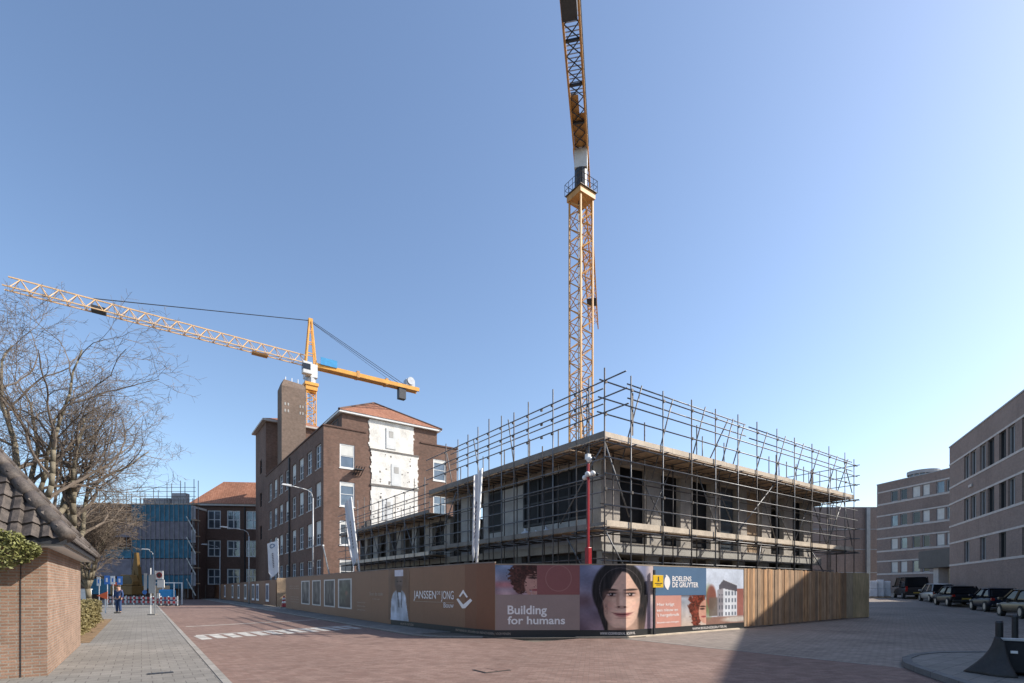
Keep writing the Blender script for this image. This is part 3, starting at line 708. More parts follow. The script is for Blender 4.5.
Co = at(846, 86.0); C1 = at(884, 86.0); lC = math.hypot(C1[0] - Co[0], C1[1] - Co[1]); dCc = ((C1[0] - Co[0]) / lC, (C1[1] - Co[1]) / lC); nCc = (dCc[1], -dCc[0])
Cb = thing('warehouse', 'brown windowless block seen between the site and the far office', 'building', (Co[0], Co[1], 0))
MB().slab(Co, dCc, nCc, -9, lC + 6, -10, 0, 0, hgt(507, 86)).build('wall', 'office_brick', Cb, W=True)
for z in (4.2, 8.1, 11.5): MB().slab(Co, dCc, nCc, -9, lC + 6, .002, .05, z, z + .12).build('band', 'frame_grey', Cb, W=True)
u = lC * (867 - 846) / 38; MB().slab(Co, dCc, nCc, u - .3, u + .3, .06, .4, 0, hgt(508, 86)).build('pipe', 'zinc', Cb, W=True)

# ------------------------------------------------------------------ bare trees
def tree(name, label, base, height, spread, lean, seed, r0, fork=.34, limbs=5, dens=1.0):
    r = random.Random(seed); big = MB(); fine = MB()
    T = thing(name, label, 'tree', base)
    def grow(p, d, L, rad, lev, tip):
        n = max(3, int(L / (.5 if lev < 2 else .35))) if lev < 4 else 2
        pts = [p]; cur = p; dd = d.copy(); wob = (.05, .13, .17, .2, .22, .25)[lev]
        for k in range(n):
            g = (.0, .035, .03, .012, -.01, -.02)[lev]
            dd = (dd + Vector((r.gauss(0, wob), r.gauss(0, wob), r.gauss(0, wob * .7) + g))).normalized()
            cur = cur + dd * (L / n); pts.append(cur)
        for k in range(n):
            ra = rad + (tip - rad) * k / n; rb = rad + (tip - rad) * (k + 1) / n
            (big if lev < 2 else fine).tube(pts[k], pts[k + 1], ra, 8 if ra > .08 else (5 if ra > .025 else 3), rb)
        if lev == 0:
            for q in range(limbs):
                a = q * 2 * math.pi / limbs + r.uniform(-.4, .4); ang = r.uniform(.42, .95) if q else .12
                f = r.uniform(.72, 1.0) if q else 1.0; pp = pts[0].lerp(pts[-1], f) if False else pts[min(int(f * n), n)]
                nd = Vector((math.cos(a) * math.sin(ang), math.sin(a) * math.sin(ang), math.cos(ang)))
                rr = r0 * r.uniform(.50, .68) * (1.1 if not q else 1)
                grow(pp, nd, height * spread * r.uniform(.85, 1.15), rr, 1, rr * .2)
            return
        if lev >= 5: return
        nb = int((0, 8, 6, 5, 4)[lev] * dens + r.random())
        for q in range(nb):
            f = .22 + .78 * (q + r.random()) / nb
            i = min(int(f * n), n - 1); pp = pts[i].lerp(pts[i + 1], f * n - i)
            ax = (pts[i + 1] - pts[i]).normalized(); u = ax.orthogonal().normalized(); v = ax.cross(u)
            a = q * 2.4 + r.uniform(-.7, .7); ang = r.uniform(.45, .95)
            nd = ax * math.cos(ang) + (u * math.cos(a) + v * math.sin(a)) * math.sin(ang)
            nd = (nd + Vector((0, 0, .10 if lev < 3 else 0))).normalized()
            rr = max((rad + (tip - rad) * f) * r.uniform(.5, .72), .0065)
            grow(pp, nd, L * r.uniform(.42, .62) * (1.2 - .5 * f), rr, lev + 1, max(rr * .32, .0045))
    grow(Vector((0, 0, 0)), Vector(lean).normalized(), height * fork, r0, 0, r0 * .8)
    big.build('trunk', 'bark', T, smooth=True); fine.build('crown', 'twig', T)
    return T
x, y = at(73, 24.5); tree('bare_tree', 'large bare tree behind the low house, its trunk lit on the right', (x, y, 0), 12.8, .58, (.02, 0, 1), 11, .24, .29, 7, 1.0)
x, y = at(8, 21.5); tree('bare_tree', 'tall bare tree at the left edge rising above the house roof', (x, y, 0), 14.4, .60, (.03, .02, 1), 23, .26, .30, 6, 1.0)
x, y = at(91, 28.5); tree('small_tree', 'small bare spreading tree beside the low hedge', (x, y, 0), 5.6, .62, (.04, 0, 1), 5, .15, .38, 7, 1.15)
x, y = at(60, 52); tree('bare_tree', 'distant bare tree behind the signs on the left', (x, y, 0), 12, .55, (.0, .02, 1), 41, .18, .3, 5, .85)

# ------------------------------------------------------------------ building under construction
SX, SYY = 13.6, 13.0                # scaffold outer planes
BX, BY = 14.95, 14.5                # building faces
bx1, by1 = 34.2, 27.5
C = thing('concrete_frame_building', 'unfinished concrete building inside the tube scaffolding', 'building', (BX, BY, 0))
MB().box(BX, bx1, BY, by1, 6.72, 7.04).build('roof_slab', 'concrete', C, W=True)
MB().box(BX, bx1, BY, by1 + 16, 3.15, 3.5).build('floor_slab', 'concrete', C, W=True)
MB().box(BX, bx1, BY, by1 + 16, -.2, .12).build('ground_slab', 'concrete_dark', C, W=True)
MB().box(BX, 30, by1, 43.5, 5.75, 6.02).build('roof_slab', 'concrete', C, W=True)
MB().box(20, bx1 - .4, 19.5, 19.7, .12, 6.7).build('backing_wall', 'concrete_dark', C, W=True)  # dark inner walls, added to keep the storeys dark and stop see-through
MB().box(19.6, 19.8, 17.5, 42, .12, 5.7).build('backing_wall', 'concrete_dark', C, W=True)
MB().box(17.3, 17.5, 19.8, 43.4, .12, 5.74).build('backing_wall', 'concrete_dark', C, W=True)
MB().box(17.5, bx1 - .3, 18.4, 18.6, .12, 6.7).build('backing_wall', 'concrete_dark', C, W=True)
MB().box(bx1 - .3, bx1 - .1, BY + .5, by1, .12, 6.7).build('backing_wall', 'concrete_dark', C, W=True)
MB().box(17.55, 17.7, 18.7, 27.3, 3.52, 6.7).build('backing_wall', 'concrete_dark', C, W=True)
# south face piers
pier = [(BX, 16.05)]
x = 17.75
while x < bx1 - .6: pier.append((x, x + .95 + .1 * math.sin(x * 3))); x += 2.38
for a, b in pier:
    MB().box(a, b, BY + .05, BY + .35, 3.5, 6.72).build('pier', 'concrete', C, W=True)
for i, (a, b) in enumerate(pier):
    MB().box(a + .1, b - .1, BY + .1, BY + .4, .12, 3.15).build('pier', 'concrete', C, W=True)
MB().box(pier[4][1], pier[4][1] + 1.42, BY + .2, BY + .28, 3.5, 6.7).build('ply_panel', 'ply', C, W=True)
MB().box(pier[3][1], pier[3][1] + 1.4, BY + .25, BY + .3, 3.5, 6.7).build('dark_fill', 'glass_mid', C, W=True)
for i in (0, 1, 2, 5, 6):
    if i < len(pier) - 1: MB().box(pier[i][1], pier[i + 1][0], BY + .3, BY + .36, 3.5, 6.72 if i != 5 else 5.6).build('dark_fill', 'board_dark', C, W=True)  # near-black sheets in the openings, standing for the unlit rooms behind
MB().box(BX + .05, bx1, BY - .004, BY + .04, 3.02, 3.42).build('edge_beam', 'plaster_grey', C, W=True)
MB().box(BX + .3, 19.8, 43.2, 43.4, .12, 5.74).build('backing_wall', 'concrete_dark', C, W=True)  # added dark closing wall, blocks bright gaps at the wing end
MB().box(BX + .5, 17.3, by1 - .2, by1, 3.5, 6.7).build('backing_wall', 'concrete_dark', C, W=True)
# west face
def wy(px): return yat(px, BX)
MB().box(BX + .02, BX + .35, BY + .352, wy(587.5), 3.5, 6.72).build('pier', 'concrete', C, W=True)
a, b = wy(587.5), wy(523.7)
wf = MB()
for k in range(5):
    u0 = a + (b - a) * k / 4; wf.box(BX + .0, BX + .12, u0 - .05, u0 + .05, 4.55, 6.65)
wf.box(BX + .005, BX + .11, a, b, 4.55, 4.65); wf.box(BX + .005, BX + .11, a, b, 5.55, 5.62)
wo_ = wf.build('window', 'frame_dark', C, W=True); MB().box(BX + .05, BX + .08, a, b, 4.6, 6.7).build('pane', 'board_dark', wo_, W=True)
MB().box(BX - .02, BX + .3, a, wy(486), 3.5, 4.5).build('parapet', 'plaster_grey', C, W=True)
MB().box(BX + .0, BX + .2, b + .06, wy(502.6), 4.5, 6.6).build('wall_panel', 'plaster_grey', C, W=True)
a, b = wy(502.6), wy(488)
wo_ = MB().box(BX + .04, BX + .14, a + .05, b, 4.5, 6.65).build('window', 'frame_dark', C, W=True); MB().box(BX + .01, BX + .038, a + .15, b - .1, 4.6, 6.55).build('pane', 'board_dark', wo_, W=True)
MB().box(BX + .0, BX + .25, b, b + .5, 3.5, 6.72).build('pier', 'plaster_grey', C, W=True)
yy = b + 1.9; k = 0
while yy < 43:
    top = 6.72 if yy < by1 - .5 else 5.75
    MB().box(BX + .02, BX + .28, yy, yy + (.7 if k % 2 else 1.0), 3.5, top).build('pier', 'concrete' if k % 3 else 'plaster_grey', C, W=True)
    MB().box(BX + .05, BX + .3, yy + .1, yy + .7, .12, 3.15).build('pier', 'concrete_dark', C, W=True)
    if k % 3 == 1: MB().box(BX + .3, BX + .36, yy + 1.0, yy + 2.3, 3.5, top - .6).build('dark_fill', 'board_dark', C, W=True)  # dark sheet standing for the shade inside the opening
    yy += 2.3; k += 1
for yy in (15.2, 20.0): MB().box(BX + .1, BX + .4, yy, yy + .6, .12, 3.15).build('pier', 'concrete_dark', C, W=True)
MB().box(BX + .42, BX + .5, 24.05, 42, .12, 3.1).build('dark_fill', 'board_dark', C, W=True)  # shade of the ground floor interior painted as a near-black sheet
MB().box(BX + .2, BX + .28, 22.0, 23.4, 1.2, 2.9).build('wall_panel', 'plaster_grey', C, W=True)
MB().box(BX + .4, BX + .5, 16, 24, .12, 3.1).build('dark_fill', 'board_dark', C, W=True)  # same dark sheet for the unlit ground floor nearer the corner

# ------------------------------------------------------------------ tube scaffolds
TR = .027
def tubeo(root, name, a, b, r=TR, m='tube'):
    return MB().tube(a, b, r, 6).build(name, m, root, W=True, smooth=True)
def couple(mb, p): mb.box(p[0] - .055, p[0] + .055, p[1] - .055, p[1] + .055, p[2] - .05, p[2] + .05)
def platform(root, x0, x1, y0, y1, z, along):
    m = MB(); bw = .225
    if along == 'x':
        n = max(1, int((y1 - y0) / bw)); q = (y1 - y0) / n
        for k in range(n):
            x = x0 - random.uniform(0, .1)
            while x < x1:
                l = min(3.9 + random.uniform(-.2, .2), x1 - x); m.box(x, x + l - .01, y0 + k * q + .006, y0 + (k + 1) * q - .006, z - .05 + random.uniform(-.006, .006), z); x += l
    else:
        n = max(1, int((x1 - x0) / bw)); q = (x1 - x0) / n
        for k in range(n):
            y = y0
            while y < y1:
                l = min(3.9 + random.uniform(-.2, .2), y1 - y); m.box(x0 + k * q + .006, x0 + (k + 1) * q - .006, y, y + l - .01, z - .05 + random.uniform(-.006, .006), z); y += l
    return m.build('platform', 'scaffold_board', root, W=True)
random.seed(12)
SR = thing('tube_scaffold', 'sunlit tube scaffold along the right face of the concrete building, two platforms', 'scaffold', (SX, SYY, 0))
pxs = [604.6, 631, 663, 691.6, 715.5, 738, 757, 777, 794.5, 812, 829, 845, 854]
X = [xat(p, SYY) for p in pxs]
cp = MB()
rails_top = [7.88, 8.42, 9.05]; rails_mid = [4.62, 5.2, 5.75, 6.35]
for i, x in enumerate(X):
    tubeo(SR, 'standard', (x, SYY, 0), (x, SYY, 9.55 + random.uniform(-.12, .15)), m='tube' if i % 3 else 'tube_rust')
    tubeo(SR, 'standard', (x + .12, SYY + 1.02, 0), (x + .12, SYY + 1.02, 7.0 if i % 2 else 8.7 + random.uniform(-.2, .5)), m='tube_rust')
    for z in (7.88, 9.05, 5.2, 3.8): MB().box(x - .05, x + .05, SYY - .085, SYY - .02, z - .05, z + .05).build('coupler', 'coupler', SR, W=True)
    m = 'tube' if i % 2 else 'tube_rust'
    tubeo(SR, 'transom', (x + .05, SYY - .25, 6.98), (x + .05, BY + .1, 6.98), m=m); tubeo(SR, 'transom', (x + .05, SYY - .2, 3.8), (x + .05, BY, 3.8), m=m)
    if i < len(X) - 1:
        xm = (x + X[i + 1]) / 2; tubeo(SR, 'transom', (xm, SYY - .1, 6.95), (xm, BY + .1, 6.95), m='tube_rust')
xe = X[-1] + .35
for z in rails_top: tubeo(SR, 'guard_rail', (SX - .5 + (z - 7.8) * .1, SYY - .05, z), (xe, SYY - .05, z))
for z, o in ((9.32, .10), (8.78, .08)):
    tubeo(SR, 'guard_rail', (X[1] - .1, SYY + o, z), (X[5] + .8, SYY + o, z)); tubeo(SR, 'guard_rail', (X[5] + 1.1, SYY + o, z - .05), (xe - .4, SYY + o, z - .05))
for z in rails_mid: tubeo(SR, 'ledger', (SX - .1, SYY - .05, z), (xe, SYY - .05, z))
for z in (6.93, 3.74, 2.62): tubeo(SR, 'ledger', (SX - .2, SYY + .05, z), (xe - (3 if z < 3 else 0), SYY + .05, z))
for z in (6.93, 3.74): tubeo(SR, 'ledger', (SX + 1, SYY + 1.02, z), (xe, SYY + 1.02, z), m='tube_rust')
for z in (4.9, 5.9): tubeo(SR, 'ledger', (SX + .8, SYY + 1.06, z), (xe - .3, SYY + 1.06, z), m='tube_rust')
platform(SR, SX, X[-1] + .1, SYY + .05, BY + .4, 7.09, 'x'); platform(SR, SX, X[-1] + .1, SYY + .05, 13.97, 3.9, 'x')
k = SX
while k < X[-1]:
    l = min(3.9, X[-1] + .1 - k); MB().box(k, k + l - .012, SYY + .045, SYY + .09, 7.10 + random.uniform(-.01, .01), 7.30 + random.uniform(-.01, .012)).build('toe_board', 'toe_board', SR, W=True); k += l
k = SX + .1
while k < X[-1]:
    l = min(3.9, X[-1] - k); MB().box(k, k + l - .012, SYY + .045, SYY + .085, 3.88, 4.10 + random.uniform(-.01, .012)).build('toe_board', 'toe_board', SR, W=True); k += l
for i, dx, t0, t1 in ((1, .55, 6.4, 9.35), (3, .9, 6.2, 9.4), (4, 1.3, 5.9, 9.3), (7, .75, 6.0, 9.35), (8, .9, 6.0, 9.3), (11, .3, 6.4, 9.3), (4, .9, 7.4, 9.2)):
    tubeo(SR, 'strut', (X[i] + dx - .35, SYY + .7, t0), (X[i] + dx, SYY - .06, t1))
for a, b, z0, z1, o in ((0, 1, 6.9, 4.3, .08), (2, 3, 6.2, 4.2, 1.2), (5, 7, 4.2, 6.9, .1), (8, 9, 6.3, 4.2, 1.1), (10, 11, 4.2, 6.9, .1), (0, 1, 3.7, 2.0, .06), (6, 6, 2.4, 3.7, .08), (9, 10, 3.7, 2.2, .1), (11, 12, 6.8, 4.2, .1), (11, 12, 9.2, 7.4, .1), (5, 6, 6.8, 4.6, 1.2)):
    tubeo(SR, 'brace', (X[a] + .1, SYY + o, z0), (X[b] + (.5 if a == b else 0), SYY + o, z1))
for i, dx in ((2, .5), (5, .4), (6, .8), (9, .7), (10, .9)): tubeo(SR, 'strut', (X[i] + dx - .25, SYY + .75, 6.1), (X[i] + dx + .05, SYY - .06, 9.25))
for a, z0, z1 in ((2, 4.1, 6.9), (4, 6.9, 4.2), (7, 6.9, 4.2), (9, 4.2, 6.8), (10, 6.8, 4.2)): tubeo(SR, 'brace', (X[a] + .1, SYY + .98, z0), (X[a + 1], SYY + .98, z1))
for i in (8, 9, 10, 11): tubeo(SR, 'inner_post', (X[i] + .5, SYY + 1.6, 3.9), (X[i] + .5, SYY + 1.6, 8.9), m='tube_rust')
for i in (4, 5, 8, 9, 10): tubeo(SR, 'inner_post', (X[i] + .9, SYY + 1.25, 7.1), (X[i] + .9, SYY + 1.25, 8.75))
m = MB(); m.box(X[1] + .04, X[1] + .16, SYY + .02, SYY + .06, 7.4, 9.0); m.build('post_board', 'toe_grey', SR, W=True)
# short end of the scaffold at the far right
for y in (14.3, 15.6, 17.0):
    tubeo(SR, 'standard', (X[-1], y, 0), (X[-1], y, 9.2))
for z in rails_top + [4.62, 5.2, 6.93, 3.74]: tubeo(SR, 'return_rail', (X[-1] + .03, SYY - .3, z), (X[-1] + .03, 17.3, z))
platform(SR, X[-1] - .9, X[-1], BY + .42, 17.2, 7.09, 'y')

SLF = thing('tube_scaffold', 'shaded tube scaffold along the left face of the concrete building, tall part', 'scaffold', (SX, SYY + 1, 0))
pys = [589, 576.4, 553, 542.5, 528.4, 514, 501.5, 489, 478, 468, 458, 446]
Y = [yat(p, SX) for p in pys]; Y = Y[:]; yend = 27.1
cp = MB()
for i, y in enumerate(Y):
    tubeo(SLF, 'standard', (SX, y, 0), (SX, y, 9.6 + random.uniform(-.25, .2) - (1.9 if i == 3 else 0)), m='tube_rust' if i % 2 else 'tube')
    tubeo(SLF, 'standard', (SX + 1.05, y + .2, 0), (SX + 1.05, y + .2, 8.3 + random.uniform(0, .4) if i % 2 else 7.0), m='tube_rust')
    if i < len(Y) - 1: tubeo(SLF, 'transom', (SX - .1, (y + Y[i + 1]) / 2, 6.95), (BX + .1, (y + Y[i + 1]) / 2, 6.95), m='tube_rust'); tubeo(SLF, 'transom', (SX - .1, (y + Y[i + 1]) / 2, 3.7), (BX, (y + Y[i + 1]) / 2, 3.7), m='tube_rust')
    for z in (7.9, 8.45, 9.05, 3.72): MB().box(SX - .085, SX - .02, y - .05, y + .05, z - .05, z + .05).build('coupler', 'coupler', SLF, W=True)
    tubeo(SLF, 'transom', (SX - .2, y + .05, 6.98), (BX + .1, y + .05, 6.98), m='tube_rust'); tubeo(SLF, 'transom', (SX - .2, y + .05, 3.72), (BX, y + .05, 3.72), m='tube_rust')
for z in (7.9, 8.45, 9.05): tubeo(SLF, 'guard_rail', (SX - .05, SYY - 1.1 + .1 * (z - 8), z + .06), (SX - .05, yend + .2, z + .06))
for z in (9.35, 8.75): tubeo(SLF, 'guard_rail', (SX + .9, SYY + 1.0, z), (SX + .9, yend - 1, z))
for z in (4.55, 5.1, 5.7, 6.3): tubeo(SLF, 'ledger', (SX - .05, SYY, z), (SX - .05, yend, z))
for z in (6.92, 3.66, 2.7): tubeo(SLF, 'ledger', (SX + .05, SYY, z), (SX + .05, yend, z), m='tube_rust')
for z in (4.8, 5.9, 6.92, 3.66): tubeo(SLF, 'ledger', (SX + 1.05, SYY + 1, z), (SX + 1.05, yend, z), m='tube_rust')
platform(SLF, SX + .05, BX + .4, BY + .45, yend, 7.09, 'y'); platform(SLF, SX + .05, BX - .4, SYY + 1.0, yend, 3.85, 'y')
k = SYY + .1
while k < yend:
    l = min(3.9, yend - k); MB().box(SX + .0, SX + .045, k, k + l - .012, 7.08, 7.33).build('toe_board', 'toe_grey', SLF, W=True); MB().box(SX + .01, SX + .05, k, k + l - .012, 3.82, 4.03).build('toe_board', 'toe_grey', SLF, W=True); k += l
for y, z0, z1 in ((14.3, 9.2, 6.1), (19.0, 9.3, 6.3), (22.0, 9.1, 6.5), (24.8, 9.0, 6.4)): tubeo(SLF, 'strut', (SX - .06, y, z0), (SX + .7, y + .35, z1))
for y0, y1, z0, z1 in ((13.3, 15.6, 6.8, 4.2), (21.5, 22.8, 4.1, 6.9), (15.2, 14.0, 3.6, 2), (21, 22.5, 2.2, 3.6), (24, 26, 6.8, 4.2)): tubeo(SLF, 'brace', (SX + .1, y0, z0), (SX + .1, y1, z1))

SW = thing('tube_scaffold', 'lower tube scaffold on the wing in front of the white plastered gable', 'scaffold', (SX, 28, 0))
cp = MB(); y = 27.6; i = 0
while y < 43.5:
    tubeo(SW, 'standard', (SX, y, 0), (SX, y, 8.0 + random.uniform(-.3, .5)), m='tube_rust' if i % 2 else 'tube')
    tubeo(SW, 'standard', (SX + 1.1, y + .1, 0), (SX + 1.1, y + .1, 7.3 + random.uniform(-.3, .6)), m='tube_rust')
    tubeo(SW, 'transom', (SX - .2, y + .05, 5.95), (BX + .1, y + .05, 5.95), m='tube_rust'); tubeo(SW, 'transom', (SX - .2, y + .05, 3.5), (BX, y + .05, 3.5), m='tube_rust')
    for z in (6.6, 7.7): MB().box(SX - .085, SX - .02, y - .05, y + .05, z - .05, z + .05).build('coupler', 'coupler', SW, W=True)
    if i % 2: tubeo(SW, 'brace', (SX + .08, y, 3.6), (SX + .08, y + 1.6, 5.9))
    if i % 2 == 0: tubeo(SW, 'brace', (SX + 1.05, y + 1.5, 3.6), (SX + 1.05, y, 5.9), m='tube_rust')
    y += 1.45; i += 1
for z in (6.6, 7.15, 7.7, 4.1, 4.7, 5.3): tubeo(SW, 'guard_rail', (SX - .05, 27.0, z), (SX - .05, 44, z))
for z in (5.9, 3.45, 2.7): tubeo(SW, 'ledger', (SX + .05, 27.0, z), (SX + .05, 44, z), m='tube_rust')
for z in (4.4, 5.6): tubeo(SW, 'ledger', (SX + 1.1, 27.0, z), (SX + 1.1, 44, z), m='tube_rust')
for z in (6.7, 7.4): tubeo(SW, 'guard_rail', (SX + 1.1, 27.2, z), (SX + 1.1, 43, z))
platform(SW, SX + .05, BX + .2, 27.15, 43.8, 6.05, 'y'); platform(SW, SX + .05, BX - .1, 27.15, 43.8, 3.6, 'y')
k = 27.15
while k < 43.5:
    l = min(3.9, 43.8 - k); MB().box(SX + .0, SX + .045, k, k + l - .012, 6.03, 6.22).build('toe_board', 'toe_grey', SW, W=True); MB().box(SX + .01, SX + .05, k, k + l - .012, 3.56, 3.78).build('toe_board', 'toe_board', SW, W=True); k += l
# loose material on the wing roof
m = MB(); m.box(15.4, 17.4, 33.2, 34.4, 6.05, 6.75); tag(m.build('material_crate', 'board_dark', bevel=.02), 'dark crate of building material on the wing roof', 'crate')
m = MB(); m.box(14.2, 14.6, 38.9, 40.1, 6.06, 6.6); m.box(14.25, 14.55, 39.1, 39.6, 6.6, 6.9); tag(m.build('timber_stack', 'coupler', bevel=.02), 'dark stack of timber at the far end of the wing scaffold', 'timber stack')

for k, (yy, sc, lab) in enumerate(((17.1, 1.0, 'white sack on the lower platform in front of the dark window wall, nearest the corner'), (17.8, .8, 'small white sack on the lower platform, middle of three'), (18.6, 1.15, 'white sack on the lower platform farthest from the building corner'))):
    m = MB(); m.ball((14.25, yy, 3.86 + .16 * sc), .2 * sc, .26 * sc, .17 * sc); m.tube((14.25, yy, 3.86 + .28 * sc), (14.22, yy + .05, 3.86 + .42 * sc), .07 * sc, 6, .04 * sc)
    tag(m.build('rubble_sack', 'bag', smooth=True), lab, 'sack', 'sacks on the lower scaffold platform')
# ------------------------------------------------------------------ printed hoarding
HP = [(9.2, 43.0), (8.75, 21.0), (9.1, 14.6), (9.27, 13.75), (12.75, 11.3), (19.5, 11.15)]
ZT = 2.43; ZB = .25; ZC = 2.36
def onpath(px):
    a, b = ray(px); best = None
    for i in range(len(HP) - 1):
        P_, Q_ = HP[i], HP[i + 1]; dx, dy = Q_[0] - P_[0], Q_[1] - P_[1]
        det = a * (-dy) - b * (-dx)
        if abs(det) < 1e-9: continue
        k = (P_[0] * (-dy) - P_[1] * (-dx)) / det; t_ = (a * P_[1] - b * P_[0]) / det
        if k > 0 and -1e-4 <= t_ <= 1.0001:
            if best is None or k < best[0]: best = (k, i, (a * k, b * k))
    return best
def seg(i):
    P_, Q_ = HP[i], HP[i + 1]; l = math.hypot(Q_[0] - P_[0], Q_[1] - P_[1]); d = ((Q_[0] - P_[0]) / l, (Q_[1] - P_[1]) / l)
    return d, (d[1], -d[0])            # outward (towards the street)
def pxof(p): Xc = CY * p[0] - SY * p[1]; Zc = SY * p[0] + CY * p[1]; return 512 + FPX * Xc / Zc
HO = thing('printed_hoarding', 'long printed site hoarding with portraits and slogans around the corner', 'hoarding', (9.27, 13.75, 0))
for i in range(5):
    d, n = seg(i)
    # check outward really faces the camera
    mid = ((HP[i][0] + HP[i + 1][0]) / 2, (HP[i][1] + HP[i + 1][1]) / 2)
    assert n[0] * mid[0] + n[1] * mid[1] < 0, i
def panel(name, i, u0, u1, z0, z1, w0, w1, mt):
    d, n = seg(i); return MB().slab(HP[i], d, n, u0, u1, w0, w1, z0, z1).build(name, mt, HO, W=True)
def upx(i, px):
    d, n = seg(i); return line_u(HP[i], d, px)
def seglen(i): return math.hypot(HP[i + 1][0] - HP[i][0], HP[i + 1][1] - HP[i][1])
L0 = seglen(0); k = 0
while k < L0 - .1:
    l = min(2.44, L0 - k); panel('panel', 0, k + .004, k + l - .004, .06, ZT + random.uniform(-.008, .008), -.03, 0, 'brown'); k += l
u465 = upx(1, 465); L1 = seglen(1)
panel('panel', 1, 0.004, u465 * .5, .12, ZT, -.03, 0, 'brown'); panel('panel', 1, u465 * .5 + .006, u465, .12, ZT, -.03, 0, 'brown')
panel('panel', 1, u465 + .004, L1, .12, ZT, -.03, 0, 'redbrown'); panel('panel', 2, .002, seglen(2), .12, ZT, -.03, 0, 'redbrown')
L3 = seglen(3); L4 = seglen(4)
for (i, a, b) in ((3, .0, L3 * .33), (3, L3 * .33, L3 * .67), (3, L3 * .67, L3), (4, 0, L4 * .36), (4, L4 * .36, L4 * .7), (4, L4 * .7, L4)): panel('panel', i, a + .003, b - .003, .03, ZC, -.03, 0, 'grey_brown_ply')
# black strip, base rail and back props
panel('footer_strip', 1, 0, L1, .03, ZB, .004, .012, 'black_strip'); panel('footer_strip', 2, 0, seglen(2), .03, ZB, .004, .012, 'black_strip')
panel('footer_strip', 3, 0, L3, .03, ZB, .004, .012, 'black_strip'); panel('footer_strip', 4, 0, L4, .03, ZB, .004, .012, 'black_strip')
for i in range(5): panel('base_rail', i, .02, seglen(i) - .02, .0, .028, -.06, .03, 'coupler' if i < 3 else 'toe_grey')
panel('base_plank', 3, 2.6, L3, .0, .045, .05, .15, 'toe_grey'); panel('base_plank', 4, .0, L4 - .5, .0, .05, .05, .14, 'toe_board')
for i in range(5):
    panel('top_rail', i, 0, seglen(i), (ZT if i < 3 else ZC) + .003, (ZT if i < 3 else ZC) + .04, -.05, .01, 'toe_grey' if i < 3 else 'grey_brown_ply')
    kk = 1.0
    while kk < seglen(i): panel('back_prop', i, kk, kk + .09, 0, ZC - .1, -.13, -.04, 'toe_grey'); kk += 2.44
def printed(name, px0, px1, z0, z1, fn, nx, nz, off=.006):
    """flat print on the hoarding; fn(u, v) gives sRGB for u,v in 0..1 (v from the top)"""
    cols = list(np.linspace(px0, px1, nx))
    for i in range(1, 5):
        pc = pxof(HP[i])
        if px0 < pc < px1: cols[min(range(len(cols)), key=lambda q: abs(cols[q] - pc))] = pc
    zz = np.linspace(z1, z0, nz); vs = []
    for px in cols:
        k_, i, p = onpath(px); d, n = seg(i)
        for z in zz: vs.append((p[0] + n[0] * off, p[1] + n[1] * off, z))
    U, V = np.meshgrid((np.array(cols) - px0) / (px1 - px0), np.linspace(0, 1, nz), indexing='ij')
    c_ = fn(U, V); c_ = np.clip(c_ * (1 + .07 * (vnoise(U, V, 40, 77) - .5) + .10 * (vnoise(U, V, 9, 78) - .5))[..., None] + (.05 * (vnoise(U, V, 5, 79) - .5))[..., None], 0, 1); c_ = np.where(c_ <= .04045, c_ / 12.92, ((c_ + .055) / 1.055) ** 2.4)
    m = MB(); m.v = vs; m.c = [tuple(q) for q in c_.reshape(-1, 3)]
    m.f = [(i * nz + j, (i + 1) * nz + j, (i + 1) * nz + j + 1, i * nz + j + 1) for i in range(nx - 1) for j in range(nz - 1)]
    return m.build(name, 'print', HO, W=True)
def A3(c): return np.array(c, float)
def base(U, c): return np.ones(U.shape + (3,)) * A3(c)
def mixc(c, col, a):
    a = np.clip(a, 0, 1)[..., None]; return c * (1 - a) + (A3(col) if not isinstance(col, np.ndarray) or col.ndim == 1 else col) * a
def ell(X_, Y_, cx, cy, rx, ry, soft=.12, rot=0):
    dx, dy = X_ - cx, Y_ - cy
    if rot: cr, sr = math.cos(rot), math.sin(rot); dx, dy = dx * cr + dy * sr, -dx * sr + dy * cr
    q = np.sqrt((dx / rx) ** 2 + (dy / ry) ** 2); return np.clip((1 + soft - q) / (2 * soft), 0, 1)
def sm(x, a, b): t_ = np.clip((x - a) / (b - a), 0, 1); return t_ * t_ * (3 - 2 * t_)
def vnoise(U, V, f, seed):
    r = np.random.default_rng(seed); g = r.random((64, 64)); x, y = (U * f) % 63, (V * f) % 63
    i, j = x.astype(int), y.astype(int); a, b = x - i, y - j; a = a * a * (3 - 2 * a); b = b * b * (3 - 2 * b)
    return g[i, j] * (1 - a) * (1 - b) + g[i + 1, j] * a * (1 - b) + g[i, j + 1] * (1 - a) * b + g[i + 1, j + 1] * a * b
def blurbg(U, V, top, bot, seed, amt=.18):
    c = base(U, top) * (1 - V)[..., None] + base(U, bot) * V[..., None]
    n = vnoise(U, V, 4, seed) - .5
    return c + (n * amt)[..., None] * A3((1, .9, .9))
